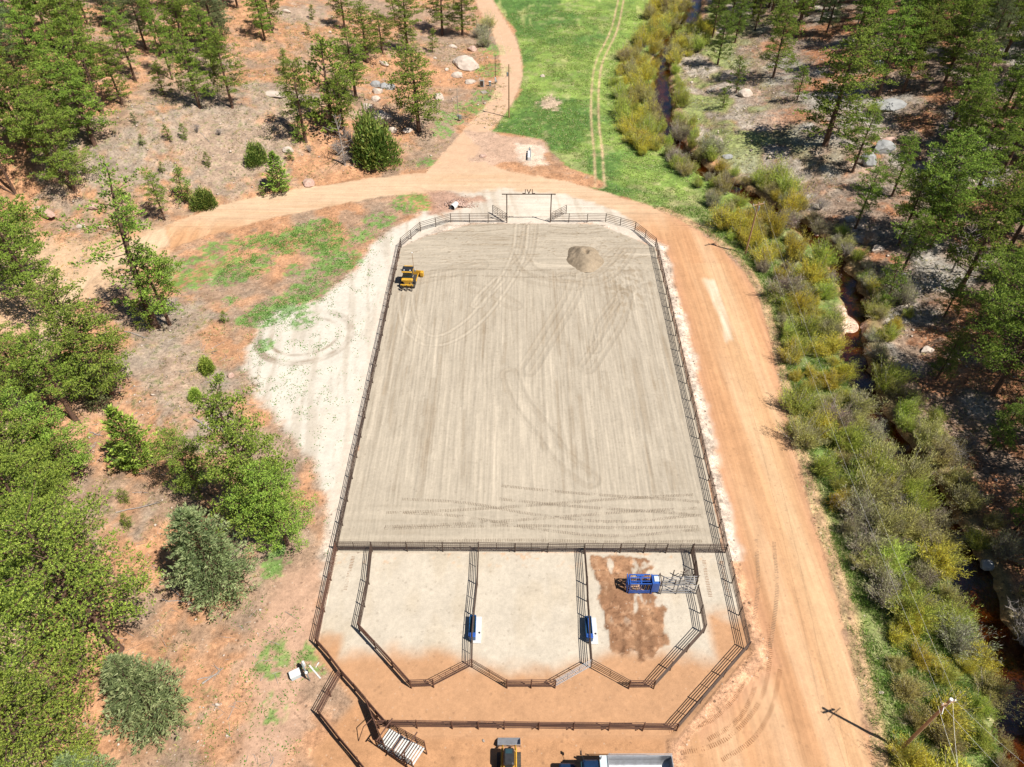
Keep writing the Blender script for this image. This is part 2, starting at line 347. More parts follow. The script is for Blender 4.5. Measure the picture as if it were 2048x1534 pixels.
SANDY = A2([(345,448),(230,474),(120,488),(0,470),(-80,560),(-20,670),(90,650),(170,610),(240,548),(345,505)])
def lerp3(c, w, rgb):
    w = w[..., None]; return c*(1-w)+np.array(rgb)*w
def ground_colour(X, Y):
    """albedo, grain, class id of every ground point"""
    n0 = fbm(X*0.045, Y*0.045, 4, 11); n1 = fbm(X*0.16, Y*0.16, 4, 12); n2 = fbm(X*0.6, Y*0.6, 4, 13); n3 = fbm(X*2.1, Y*2.1, 3, 14)
    dR = creekd(X, Y)
    cid = np.zeros(X.shape, int)
    col = np.zeros(X.shape+(3,))+np.array((0.40,0.212,0.115))
    amp = np.full(X.shape, 0.55)
    # left: orange soil under litter
    col = lerp3(col, sstep(-0.05, 0.22, n1+n0*0.6), (0.30,0.20,0.135))
    col = lerp3(col, sstep(0.02, 0.25, n2+n0)*0.6, (0.27,0.20,0.145))
    lit = np.zeros(X.shape)
    for x, y, r, s in litter_w: lit = np.maximum(lit, s*np.exp(-((X-x)**2+(Y-y)**2)/(r*r)))
    col = lerp3(col, np.clip(sstep(0.25, 0.6, lit+n2*0.7)*0.7, 0, 1), (0.29,0.24,0.19))
    col = lerp3(col, sstep(0.0, 0.2, lit-0.25+n3*0.8)*sstep(0.1, 0.3, n3)*0.7, (0.13,0.14,0.055))
    # right bank: grey gravel, needles, patches of red soil
    rb = sstep(2.5, 4.5, dR+n2*2)
    rc = np.zeros(X.shape+(3,))+np.array((0.235,0.165,0.12))
    rc = lerp3(rc, sstep(0.0, 0.2, n1), (0.31,0.28,0.24)); rc = lerp3(rc, sstep(0.02, 0.16, -n1-n2*0.4), (0.33,0.155,0.08))
    rc = lerp3(rc, sstep(0.05, 0.2, n3+n0*0.3)*0.6, (0.15,0.115,0.08))
    rc = lerp3(rc, sstep(24, 12, dR)*sstep(110, 128, Y)*sstep(-0.05, 0.12, n1+0.03)*0.9, (0.22,0.25,0.08))
    rc = lerp3(rc, sstep(26, 12, dR)*sstep(100, 115, Y)*sstep(-0.02, 0.12, -n1)*0.9, (0.34,0.30,0.245))
    col = col*(1-rb[..., None])+rc*rb[..., None]; amp = np.where(rb > .5, 0.8, amp)
    bk = sstep(4.5, 2.5, np.abs(dR)+n2*1.5)*(Y < 118); col = lerp3(col, bk*0.8, (0.13,0.125,0.06))
    # orange dirt at the bottom, around the lower pens
    low = sstep(27.5, 21.5, Y+n2*2+np.abs(X)*0.02)*sstep(-22, -17, X)*(dR < -4)
    yard = psd(X, Y, A2([(660,1110),(560,1150),(520,1230),(500,1330),(480,1534),(480,1700)])+[(-18,8),(-17,30)])
    yw = sstep(-1.2, 1.2, yard+n2*2.0)
    col = lerp3(col, yw, (0.42,0.265,0.18)); amp = np.where(yw > .5, 0.32, amp)
    lp = psd(X, Y, [(-17.1,29.0),(-13,24.5),(-16,20.5),(-12,14),(-10,-60),(34,-60),(30,20),(22,38),(-17,38)])
    lw = sstep(-0.4, 0.6, lp+n2*0.5)
    col = lerp3(col, lw, (0.40,0.215,0.11)); amp = np.where(lw > .5, 0.24, amp)
    # meadow and creek side grass
    md = psd(X, Y, meadow_poly); mw = sstep(-0.5, 0.5, md+n2*1.6+n3*0.8)
    g = np.zeros(X.shape+(3,))+np.array((0.085,0.155,0.036))
    yl = sstep(-0.10, 0.22, n1*0.8+n0+0.010*(X-4)+0.0006*(Y-150))
    g = lerp3(g, np.clip(yl, 0, 1)*0.85, (0.22,0.29,0.065))
    g = lerp3(g, sstep(0.0, 0.3, n3+n1*0.5)*0.5, (0.16,0.25,0.05))
    side = sstep(112, 100, Y)*(X > 18)
    g = lerp3(g, side*0.75, (0.18,0.19,0.075)); g = lerp3(g, side*sstep(0, 0.25, n2+n1*0.6)*0.8, (0.37,0.32,0.18)); g = lerp3(g, side*sstep(0.0, 0.2, -n2)*0.7, (0.085,0.15,0.03))
    g = lerp3(g, sstep(0.04, 0.26, n2+n1*0.6)*0.6, (0.30,0.29,0.13)); g = lerp3(g, sstep(0.0, 0.2, fbm(X*.35, Y*.35, 4, 34))*.35, (0.05,0.12,0.025))
    g = lerp3(g, sstep(0.10, 0.22, fbm(X*0.35, Y*0.08, 3, 33))*sstep(150, 180, Y)*0.5, (0.42,0.40,0.16))
    low2 = sstep(118, 100, Y)*sstep(36, 10, X)*(1-side)
    g = lerp3(g, low2*sstep(0.0, 0.2, n2+n1)*0.6, (0.37,0.28,0.15))
    col = col*(1-mw[..., None])+g*mw[..., None]; amp = np.where(mw > .5, 0.6, amp); cid = np.where(mw > .5, 1, cid)
    mp = psd(X, Y, A2([(1078,205),(1100,190),(1125,205),(1118,222),(1090,218)])); col = lerp3(col, sstep(-0.6, 0.5, mp+n3*2.2+n2*2), (0.40,0.30,0.21))
    # green patches and weeds
    gr = np.zeros(X.shape)
    for x, y, r, s in green_w: gr = np.maximum(gr, s*np.exp(-(((X-x)**2+(Y-y)**2)/(r*r))**1.3))
    # road
    rd = psd(X, Y, road_poly); rd = np.maximum(rd, 2.45-ldist(X, Y, north_line)); 
    wl = np.maximum(1.25-ldist(X, Y, west_line), 2.7-ldist(X, Y, west_line[:14]))
    rw = sstep(-0.35, 0.35, rd+n2*0.9+n3*0.35)
    rcol = np.zeros(X.shape+(3,))+np.array((0.45,0.25,0.13))
    st = fbm(X*0.5+Y*0.03, Y*0.035, 4, 21)
    inner = sstep(24.5, 21.8, X)*(Y < 96)
    rcol = lerp3(rcol, sstep(-0.1, 0.25, st)*0.6, (0.52,0.34,0.205)); rcol = lerp3(rcol, sstep(0.05, 0.25, -st)*0.5, (0.40,0.21,0.105))
    top0 = sstep(95, 103, Y)
    top = sstep(95, 103, Y)*sstep(33, 12, X)
    rcol = rcol*(1+fbm(X*3.0+Y*0.15, Y*0.10, 4, 29)*0.22*(1-top0))[..., None]
    rcol = lerp3(rcol, top*0.8, (0.52,0.38,0.255)); rcol = lerp3(rcol, top*sstep(0.0, 0.25, fbm(X*0.05, Y*0.5, 4, 22))*0.5, (0.45,0.28,0.16))
    rcol = lerp3(rcol, sstep(112, 122, Y)*0.7, (0.50,0.32,0.21))
    edge = np.exp(-(rd/0.9)**2)*(X > 15)*(Y < 100); rcol = lerp3(rcol, edge*0.6, (0.42,0.22,0.13))
    mid = np.exp(-((X-(28.2+0.25*np.sin(Y*0.11)-0.02*(50-Y)))/1.9)**2)*(Y < 88); rcol = lerp3(rcol, mid*0.4, (0.54,0.37,0.21))
    col = col*(1-rw[..., None])+rcol*rw[..., None]; amp = np.where(rw > .5, 0.13, amp); cid = np.where(rw > .5, 2, cid)
    berm = np.exp(-((rd+0.8)/0.8)**2)*(X > 12)*(Y < 104)*(rw < .8); col = lerp3(col, berm*0.75, (0.46,0.27,0.17)); amp = np.where(berm > .4, 0.7, amp)
    ww = sstep(-0.6, 0.5, wl+n2*1.2); col = lerp3(col, ww*(1-rw), (0.52,0.37,0.24)); amp = np.where(ww > .5, 0.2, amp); cid = np.where((ww > .5) & (cid == 0), 2, cid)
    sw_ = psd(X, Y, SANDY); sm = sstep(-2.5, 2.0, sw_+n2*3+n1*4)*(cid == 0); col = lerp3(col, sm*0.75, (0.53,0.36,0.225)); amp = np.where(sm > .6, 0.3, amp)
    # two-wheel track through the meadow
    td = ldist(X, Y, track_line); tw = np.exp(-((td-0.75)/0.24)**2)*(0.8+n2*1.4); col = lerp3(col, np.clip(tw*1.0+n3*0.2, 0, 1)*(td < 3)*1.0, (0.44,0.31,0.18))
    # white gravel yard
    wp = psd(X, Y, white_poly); wg = sstep(-0.8, 0.9, wp+n2*1.6+n3*0.7)
    wp2 = psd(X, Y, gate_white); wg2 = sstep(-0.8, 0.6, wp2+n2*2.2)*0.85
    wcol = np.zeros(X.shape+(3,))+np.array((0.52,0.475,0.405)); wcol = lerp3(wcol, sstep(0.02, 0.25, n1)*0.5, (0.50,0.44,0.365)); wcol = lerp3(wcol, sstep(0.0, 0.2, fbm(X*1.6+Y*.2, Y*0.10, 4, 24))*0.55, (0.37,0.31,0.24))
    wcol = lerp3(wcol, sstep(52, 34, Y)*sstep(-19, -22, X)*0.35, (0.50,0.39,0.31))
    col = col*(1-wg[..., None])+wcol*wg[..., None]; col = col*(1-wg2[..., None])+wcol*wg2[..., None]
    amp = np.where(wg > .5, 0.14, amp); amp = np.where(wg2 > .5, 0.14, amp); cid = np.where(wg > .5, 3, cid)
    # pale strip outside the right fence and around the arena
    aw = -psd(X, Y, ARENA); sw = sstep(1.6, 0.5, aw+n2*1.6)*sstep(-0.5, 0.1, aw)*(Y > 38); col = lerp3(col, sw*0.8, (0.54,0.46,0.38))
    # ring-shaped tyre marks in the gravel yard
    c = at(610, 672); e = np.sqrt((X-c.x)**2+((Y-c.y)*1.0)**2); ang = np.arctan2(Y-c.y, X-c.x)
    for rr, wdt in ((4.0, .22), (5.4, .32), (5.9, .2)):
        m = np.exp(-((e-rr-0.35*np.sin(ang*2+1))/wdt)**2)*sstep(1.0, 0.2, np.sin(ang-0.5)); col = lerp3(col, m*0.75*(0.85+n2*3), (0.27,0.21,0.155))
    gg = np.zeros(X.shape) + gr
    thr = 0.62-gg; gm = sstep(-0.04, 0.08, n3*0.9+n2*0.55+0.30-thr)*sstep(0.12, 0.3, gg)
    col = lerp3(col, gm*0.75*(1-rw*0.6)*sstep(-0.12,0.10,n3+0.04), (0.10,0.23,0.04)); amp = np.where(gm > .5, 0.5, amp)
    # dug soil by the culvert and the trough
    for poly, cc, k in ((MOUND, (0.34,0.20,0.14), 1.2), (DARKSOIL, (0.43,0.29,0.21), 1.4)):
        m = psd(X, Y, poly); w = sstep(-0.6, 0.8, m+n2*2*k); col = lerp3(col, w*0.9, cc); amp = np.where(w > .5, 0.4, amp)
    m = psd(X, Y, PADSOIL); w = sstep(-0.5, 0.5, m+n2*1.5); col = lerp3(col, w*0.7, (0.60,0.49,0.39))
    m = psd(X, Y, SCRAPE); w = sstep(-0.6, 0.9, m+fbm(X*2.5, Y*0.25, 3, 27)*1.6); col = lerp3(col, w*0.75, (0.62,0.55,0.43))
    # the pens
    pp = psd(X, Y, pen_poly); pw = sstep(-0.1, 0.25, pp)
    pc = np.zeros(X.shape+(3,))+np.array((0.46,0.40,0.32))
    org = sstep(1.2, -1.0, Y-27.6-np.clip(np.abs(X-1.5)-3, 0, 4)*0.30-0.0*X+n2*1.5+n1*2)
    al = np.maximum(sstep(-14.4, -15.4, X)*sstep(31, 29, Y+n2*2), sstep(16.9, 18.2, X)*sstep(34, 31.5, Y+n2*3))
    pc = lerp3(pc, sstep(0.0, 0.25, fbm(X*0.5, Y*0.25, 4, 25))*0.5, (0.41,0.34,0.25))
    pc = lerp3(pc, sstep(0.14, 0.3, n3+n2*0.4)*sstep(36.5, 38.6, Y)*0.6, (0.46,0.27,0.15))
    pc = lerp3(pc, np.clip(np.maximum(org, al), 0, 1)*0.92, (0.405,0.215,0.108))
    dg = psd(X, Y, dig_poly); dw = sstep(-0.12, 0.10, dg+n3*0.7+n2*0.9)
    swirl = fbm(X*0.8+n2*2, Y*0.5+n1*3, 4, 26); holes = sstep(0.13, 0.2, fbm(X*0.9, Y*0.5, 4, 28))*sstep(31.0, 33.0, Y)
    dc = np.zeros(X.shape+(3,))+np.array((0.235,0.125,0.068)); dc = lerp3(dc, sstep(-0.05, 0.2, swirl)*0.7, (0.34,0.19,0.105)); dc = lerp3(dc, np.exp(-(np.abs(fbm(X*0.7+n2*2.5, Y*0.45, 4, 30))/0.02)**2)*0.75, (0.13,0.065,0.035)); dc = lerp3(dc, sstep(0.1, 0.2, n3)*0.4, (0.45,0.28,0.17))
    rings = np.sin(np.sqrt((X-8.6)**2*1.0+(Y-29.6)**2)*5.0+n2*6); dc = lerp3(dc, sstep(0.6, 1, rings)*0.45, (0.23,0.12,0.065))
    dw = dw*(1-holes*0.85)
    pc = pc*(1-dw[..., None])+dc*dw[..., None]
    col = col*(1-pw[..., None])+pc*pw[..., None]; amp = np.where(pw > .5, 0.15+0.15*dw, amp); cid = np.where(pw > .5, 4, cid)
    # tracked-vehicle scuffs below the right corner
    sc = np.exp(-(((X-17.5)/4.0)**2+((Y-23.0)/2.5)**2)); col = lerp3(col, sc*sstep(0.08, 0.22, n3+n2*0.6)*0.55*(pw < .5), (0.37,0.20,0.11))
    # creek bed
    cb = sstep(2.3, 1.7, np.abs(dR)+n2*0.8); col = lerp3(col, cb, (0.26,0.165,0.08)); amp = np.where(cb > .5, 0.8, amp); cid = np.where(cb > .5, 5, cid)
    p = at(1690, 655); bar = np.exp(-(((X-p.x)/2.2)**2+((Y-p.y)/2.8)**2)**1.5); col = lerp3(col, sstep(0.3, 0.6, bar+n2*0.4), (0.52,0.37,0.28))
    col = col*(1+np.clip(amp, 0.1, 0.8)*1.2*(n3*0.8+fbm(X*0.9, Y*0.9, 3, 15)))[..., None]
    return np.clip(col, 0.01, 0.85), amp*1.25, cid, dict(rd=rd, gr=gr, wp=wp, dg=dg, dR=dR, md=md)

MAT_GROUND = ground_mat(); MAT_ARENA = ground_mat('arena_sand_soil', 0.68, 4.2, 0.22, 86.0); MAT_ROAD = ground_mat('road_dirt', 0.75, 2.2, 0.05, 97.0)
def axis(f0, f1, step, lo, glo, hi, ghi, far_lo, far_hi):
    a = list(np.arange(f0, f1+step/2, step)); b = []; x = a[-1]; st = step
    while x < far_hi: st *= ghi if x < hi else 1.22; x += st; b.append(x)
    c = []; x = a[0]; st = step
    while x > far_lo: st *= glo if x > lo else 1.22; x -= st; c.append(x)
    return np.array(c[::-1]+a+b)
def grid_faces(ny, nx):
    i = np.arange(ny-1)[:, None]*nx+np.arange(nx-1)[None, :]
    return np.stack([i, i+1, i+nx+1, i+nx], -1)
gx = axis(-62, 52, 0.24, -170, 1.013, 170, 1.013, -1500, 1500); gy = axis(14, 112, 0.24, 4, 1.06, 235, 1.011, -900, 2200)
GX, GY = np.meshgrid(gx, gy)
GC, GA, GID, GS = ground_colour(GX, GY)
GZ = height(GX, GY)
am = psd(GX, GY, ARENA); GZ = GZ-0.07*(am > 0.5)-0.07*(psd(GX, GY, pen_poly) > 0.5)
GZ = GZ+np.exp(-((GS['rd']+0.9)/0.5)**2)*(GX > 12)*(GY < 104)*0.16
pp_ = at(1690, 655); GZ = GZ+0.9*np.exp(-(((GX-pp_.x)/2.2)**2+((GY-pp_.y)/2.8)**2)**1.5)
ny, nx = GX.shape
FI = grid_faces(ny, nx)
cidf = GID[:-1, :-1]
VV = np.stack([GX, GY, GZ], -1).reshape(-1, 3); CC = np.concatenate([GC, GA[..., None]], -1).reshape(-1, 4)
NAMES = {0: ('ground', None), 1: ('meadow', None), 2: ('dirt_road', None), 3: ('gravel_yard', None), 4: None, 5: ('creek_bed', None)}
drop = (am[:-1, :-1] > 0.9) & (am[1:, 1:] > 0.9) & (am[:-1, 1:] > 0.9) & (am[1:, :-1] > 0.9)
for k, nm in (((0,), 'ground'), ((1,), 'meadow'), ((2,), 'dirt_road'), ((3,), 'gravel_yard'), ((4,), 'pen_subsoil'), ((5,), 'creek_bed')):
    sel = np.isin(cidf, k) & ~drop
    if nm == 'pen_subsoil': continue
    if nm == 'ground': sel = np.isin(cidf, (0, 4)) & ~drop
    fc = FI[sel]
    u, inv = np.unique(fc, return_inverse=True)
    o = link_mesh(nm, VV[u], inv.reshape(fc.shape), MAT_ROAD if nm == 'dirt_road' else MAT_GROUND, None, True, CC[u]); tag(o, kind='structure')

# pen floor: its own finer sheet
def sheet(name, poly, step, zf, colf):
    xs = np.arange(min(p[0] for p in poly), max(p[0] for p in poly)+step, step); ys = np.arange(min(p[1] for p in poly), max(p[1] for p in poly)+step, step)
    # rows run from the left to the right edge of the polygon, so that the outline is clean
    def ext(y):
        c = []
        for i in range(len(poly)):
            (x0, y0), (x1, y1) = poly[i], poly[(i+1) % len(poly)]
            if (y0-y)*(y1-y) <= 0 and y0 != y1: c.append(x0+(x1-x0)*(y-y0)/(y1-y0))
        return (min(c), max(c)) if c else (poly[0][0], poly[0][0])
    ylo, yhi = min(p[1] for p in poly)+1e-4, max(p[1] for p in poly)-1e-4
    ys = np.linspace(ylo, yhi, int((yhi-ylo)/step)); E_ = np.array([ext(y) for y in ys])
    t = np.linspace(0, 1, len(xs)); X = E_[:, :1]+(E_[:, 1:]-E_[:, :1])*t[None, :]; Y = np.repeat(ys[:, None], len(t), 1)
    Cc, Aa = colf(X, Y); Z = zf(X, Y)
    V = np.stack([X, Y, Z], -1).reshape(-1, 3); C = np.concatenate([Cc, Aa[..., None]], -1).reshape(-1, 4)
    Fc = grid_faces(*X.shape).reshape(-1, 4)
    o = link_mesh(name, V, Fc, MAT_ARENA if name == 'arena_sand' else MAT_GROUND, None, True, C); return tag(o, kind='structure')
def pen_col(X, Y):
    c, a, i, s = ground_colour(X, Y); return c, a
def pen_z(X, Y):
    c, a, i, s = ground_colour(X, Y)
    dg = sstep(-0.1, 0.4, s['dg'])
    edge = sstep(0, 0.4, psd(X, Y, pen_poly))
    return 0.005*edge-0.06*(1-edge)+fbm(X*0.5, Y*0.5, 3, 40)*0.05*edge+dg*(0.05+fbm(X*0.9, Y*0.6, 4, 41)*0.28+0.04*np.sin(np.sqrt((X-8.6)**2+(Y-29.6)**2)*5))+fbm(X*3, Y*3, 3, 42)*0.03
sheet('pen_floor', pen_poly, 0.13, pen_z, pen_col)

# arena sand with the machine's stripes, wheel marks and small ridges
ar = random.Random(21)
def arena_paint():
    stripes = []
    for i in range(150):
        x = ar.uniform(-16.5, 21); y0 = ar.uniform(43, 78); ln = ar.uniform(4, 22)
        stripes.append((x, ar.uniform(-0.05, 0.05), y0, min(86.5, y0+ln), ar.uniform(0.18, 0.42), ar.uniform(-1, 1.0)))
    return stripes
STR = arena_paint()
WHEEL = [([(1045,452),(1040,500),(1022,545),(985,600),(945,645),(900,675),(860,682),(828,660),(815,630),(812,590)], 0.95, 0.20, 0.55, 0),
         ([(1062,452),(1052,510),(1030,540),(1075,560),(1150,572)], 0.9, 0.2, -0.5, 0),
         ([(1035,500),(1060,540),(1110,555),(1160,552),(1200,530),(1240,500)], 0.95, 0.2, -0.6, 0),
         ([(1160,545),(1145,590),(1110,650),(1080,700),(1055,740)], 0.85, 0.28, -0.45, 0),
         ([(1250,590),(1235,640),(1205,690),(1175,735)], 0.8, 0.26, -0.4, 0),
         ([(1255,500),(1225,540),(1190,560),(1130,556)], 0.9, 0.25, -0.5, 0),
         ([(1020,750),(1040,800),(1085,860),(1130,920),(1180,960)], 0.9, 0.2, -0.6, 0),
         ([(945,575),(990,590),(1030,612)], 0.8, 0.2, -0.5, 0), ([(1000,560),(970,590),(955,610)], 0.7, 0.2, 0.4, 0),
         ([(830,560),(900,545),(960,530)], 0.9, 0.3, -0.5, 0),
                 ([(1190,700),(1200,650),(1235,600)], 0.5, 0.2, -0.5, 0)]
WH = [(smooth_line([flat(*p)[:2] for p in q], 7), g, w, t) for q, g, w, t, _ in WHEEL]
def arena_maps(X, Y):
    tone = fbm(X*0.07, Y*0.07, 4, 50)*0.10+fbm(X*0.9, Y*0.9, 4, 51)*0.05; hz = fbm(X*0.5, Y*0.5, 3, 52)*0.05
    wob = fbm(X*0.05, Y*0.12, 3, 53)*1.4
    wv = sstep(42.5, 46.5, Y+wob)*sstep(87.5, 84.5, Y+wob)
    fine = fbm((X+wob*0.3)*3.4, Y*0.10, 4, 54); tone = tone+wv*fine*0.13+wv*fbm(X*6, Y*0.25, 2, 65)*0.06; hz = hz+wv*fine*0.05
    for x, sl, y0, y1, hw, a in STR:
        d = np.abs(X-x-sl*(Y-y0)*0.35-wob*0.15)
        m = sstep(hw+0.06, hw-0.06, d)*sstep(y0, y0+0.8, Y+wob)*sstep(y1, y1-0.6, Y)
        tone = tone+m*(-0.06 if a < 0.3 else 0.045)*wv*(0.5+abs(a)*0.6)
        hz = hz+np.exp(-((d-hw)/0.07)**2)*0.02*wv
    # across: the far end and the near end were worked sideways
    wt = 1-wv; fx = fbm(X*0.10, (Y+0.10*X*0)*2.4, 4, 56); tone = tone+wt*fx*0.16; hz = hz+wt*fx*0.06
    rg = fbm(X*0.22+3*fbm(X*0.2, Y*0.2, 2, 60), Y*1.7+2.5*fbm(X*0.15, Y*0.3, 3, 57), 3, 58)
    line = np.exp(-(np.abs(rg)/0.018)**2)*sstep(86, 88.5, Y); hz = hz+line*0.08; tone = tone-line*0.16
    pale = sstep(0.10, 0.2, fbm(X*0.09, Y*1.1, 3, 59))*sstep(86, 88, Y)*sstep(0, 6, X); tone = tone+pale*0.16
    px, py, _ = flat(1255, 565); mess = np.exp(-(((X-px)/3.6)**2+((Y-py)/7.5)**2)); cr = fbm(X*1.2+Y*0.5, Y*0.7-X*0.3, 4, 61); tone = tone-mess*sstep(0.05, 0.15, np.abs(cr))*0.14; hz = hz+mess*cr*0.30
    for pts, gap, hw, t in WH:
        x0 = min(p[0] for p in pts)-2; x1 = max(p[0] for p in pts)+2; y0 = min(p[1] for p in pts)-2; y1 = max(p[1] for p in pts)+2
        m = (X > x0) & (X < x1) & (Y > y0) & (Y < y1)
        if not m.any(): continue
        d = np.abs(pdist(X[m], Y[m], pts)-gap); w = np.exp(-(d/hw)**2)
        tone[m] = tone[m]*(1-w*0.7)+w*t*0.10; tone[m] -= np.exp(-((d-hw*1.5)/0.1)**2)*0.05; hz[m] += -w*0.02+np.exp(-((d-hw*1.5)/0.12)**2)*0.035
    return tone, hz
def arena_col(X, Y):
    t, h = arena_maps(X, Y)
    c = np.zeros(X.shape+(3,))+np.array((0.36,0.307,0.238)); c = c*(1+1.8*t+fbm(X*5, Y*5, 2, 63)*0.10)[..., None]
    warm = sstep(0, 0.2, -t)[..., None]; c = c*(1-warm*np.array((-0.03,0.05,0.14)))
    n = fbm(X*0.8, Y*0.8, 3, 62); ed = sstep(0.7, 0.0, psd(X, Y, ARENA)+n*0.8); c = lerp3(c, ed*0.5, (0.48,0.40,0.31))
    return np.clip(c, 0.05, 0.85), np.full(X.shape, 0.15)
def arena_z(X, Y):
    t, h = arena_maps(X, Y); e = sstep(0.0, 0.35, psd(X, Y, ARENA)); return -0.06*(1-e)+0.01*e+h*0.9*e
sheet('arena_sand', ARENA, 0.125, arena_z, arena_col)

# tread prints: thin sheets just above the soil
def tread_mat(nm, rgb, k):
    N = NT(nm); p = N.n('ShaderNodeBsdfPrincipled', Roughness=0.95); p.inputs['Specular IOR Level'].default_value = 0.1
    uv = N.n('ShaderNodeAttribute', _attribute_name='Col')
    sep = N.n('ShaderNodeSeparateColor'); N.l(uv.outputs['Color'], sep.inputs[0])
    u, v = sep.outputs[0], sep.outputs[1]
    bars = N.math('GREATER_THAN', N.math('FRACT', N.math('MULTIPLY', v, 1.0)), 0.55)
    ed = N.math('LESS_THAN', N.math('ABSOLUTE', N.math('SUBTRACT', u, 0.5)), 0.42)
    nz = N.math('MULTIPLY', N.ramp(N.noise(0.6, 5, 0.75, N.coord()), 0.38, 0.50), N.ramp(N.noise(7.0, 3, 0.7, N.coord()), 0.30, 0.52))
    a = N.math('MULTIPLY', N.math('MULTIPLY', bars, ed), N.math('MULTIPLY', nz, k))
    p.inputs['Base Color'].default_value = rgb+(1,)
    tr = N.n('ShaderNodeBsdfTransparent'); mx = N.n('ShaderNodeMixShader'); N.l(a, mx.inputs[0]); N.l(tr.outputs[0], mx.inputs[1]); N.l(p.outputs[0], mx.inputs[2])
    N.l(mx.outputs[0], N.out.inputs[0]); return N.m
MAT_TREAD = tread_mat('tread_print_sand', (0.23,0.175,0.12), 0.55); MAT_TREAD2 = tread_mat('tread_print_dirt', (0.27,0.13,0.06), 0.6)
def tread(pts, w, off, pitch, z, mat=None):
    pts = smooth_line(pts, 10); V = []; C = []; L = 0
    for i, p in enumerate(pts):
        a = np.array(pts[max(0, i-1)]); b = np.array(pts[min(len(pts)-1, i+1)]); t = (b-a)/(np.linalg.norm(b-a)+1e-9); n = np.array((-t[1], t[0]))
        if i: L += math.dist(pts[i], pts[i-1])
        for s, u in ((-0.5, 0), (0.5, 1)):
            q = np.array(p)+n*(off+s*w); V.append((q[0], q[1], z+float(height(q[0], q[1], True))*0+gz(q[0], q[1])*(0 if abs(q[0]) < 22 and q[1] > 20 else 1))); C.append((u, L/pitch, 0, 1))
    Fc = [(2*i, 2*i+1, 2*i+3, 2*i+2) for i in range(len(pts)-1)]
    o = link_mesh('tyre_track', V, Fc, mat or MAT_TREAD, None, False, C); tag(o, kind='structure')
F0 = lambda *p: flat(*p)[:2]
k = 0
for pts, z in (([F0(765,1072),F0(900,1068),F0(1060,1066),F0(1230,1070),F0(1400,1068)], .05),([F0(770,1040),F0(900,1035),F0(1060,1025),F0(1230,1012),F0(1390,1003)], .056),
            ([F0(800,1012),F0(930,1020),F0(1080,1045),F0(1230,1058),F0(1395,1045)], .062),([F0(1000,985),F0(1150,1000),F0(1330,1012),F0(1400,1018)], .068),
            ([F0(860,548),F0(950,545),F0(1050,548),F0(1150,545)], .05),([F0(870,455),F0(950,458),F0(1010,452)], .05),([F0(1095,458),F0(1150,462),F0(1215,456)], .05),
            ([F0(690,1110),F0(682,1140),F0(672,1180)], .03),([F0(1425,1120),F0(1432,1160),F0(1440,1195)], .03),
            ([F0(1515,1240),F0(1520,1310),F0(1500,1390),F0(1450,1450),F0(1400,1475),F0(1340,1485)], .03),([F0(1540,1330),F0(1525,1400),F0(1490,1460),F0(1430,1500)], .036),
            ([F0(1530,1080),F0(1535,1180),F0(1520,1290)], .042)):
    for off in (-0.85, 0.85):
        tread(pts, 0.42, off, 0.17, z+k*0.0005, MAT_TREAD2 if pts[0][1] < 39 else None); k += 1
for y0 in range(0): tread([F0(1385+y0*9,600+y0*90),F0(1392+y0*9,650+y0*90),F0(1398+y0*9,690+y0*90)], .35, 0, .25, .03+y0*.004)

# creek water
def water_mat():
    N = NT('creek_water'); g = N.n('ShaderNodeBsdfGlossy', Roughness=0.06); t = N.n('ShaderNodeBsdfTransparent'); t.inputs[0].default_value = (0.42,0.25,0.085,1)
    co = N.coord(); b = N.n('ShaderNodeBump', Strength=0.35, Distance=0.05); N.l(N.noise(2.6, 4, 0.6, co), b.inputs['Height']); N.l(b.outputs[0], g.inputs['Normal'])
    fr = N.n('ShaderNodeFresnel', IOR=1.33); N.l(b.outputs[0], fr.inputs['Normal'])
    mx = N.n('ShaderNodeMixShader'); N.l(N.math('ADD', N.math('MULTIPLY', fr.outputs[0], 1.8), 0.05), mx.inputs[0]); N.l(t.outputs[0], mx.inputs[1]); N.l(g.outputs[0], mx.inputs[2]); N.l(mx.outputs[0], N.out.inputs[0]); return N.m
wy = np.concatenate([np.arange(-60, 300, 1.0)]); V = []
for y in wy:
    x = float(creekx(y)); V += [(x-5.2, y, WATER_Z), (x+5.2, y, WATER_Z)]
tag(link_mesh('creek_water', V, [(2*i, 2*i+1, 2*i+3, 2*i+2) for i in range(len(wy)-1)], water_mat()), kind='structure')

# ------------------------------------------------------------------ materials of made things
M_STEEL = simple('dark_pipe', (0.045,0.035,0.03), (0.10,0.055,0.035), 0.6, 0.2, 3.0)
M_RUST = simple('rusty_pipe', (0.15,0.062,0.035), (0.075,0.04,0.028), 0.75, 0.1, 4.0)
M_GALV = simple('galvanised_panel', (0.30,0.30,0.31), (0.20,0.20,0.21), 0.45, 0.5, 5.0)
M_WOOD = simple('pole_wood', (0.40,0.25,0.135), (0.28,0.165,0.09), 0.85, 0, 2.0)
M_GREYW = simple('weathered_wood', (0.36,0.31,0.26), (0.22,0.18,0.15), 0.9, 0, 3.0)
M_WHITE = simple('white_paint', (0.66,0.66,0.64), (0.48,0.48,0.46), 0.5, 0, 3.0)
M_CONC = simple('pale_concrete', (0.60,0.60,0.59), (0.50,0.49,0.47), 0.85, 0, 2.5)
M_BLUE = simple('blue_paint', (0.03,0.11,0.42), (0.02,0.075,0.30), 0.42, 0.1, 4.0)
M_BLUED = simple('dark_blue_plastic', (0.015,0.10,0.27), (0.012,0.07,0.20), 0.4, 0, 4.0)
M_YEL = simple('yellow_paint', (0.62,0.36,0.03), (0.45,0.24,0.03), 0.45, 0.0, 4.0)
M_BLK = simple('black_paint', (0.015,0.015,0.017), (0.03,0.03,0.032), 0.4, 0, 4.0)
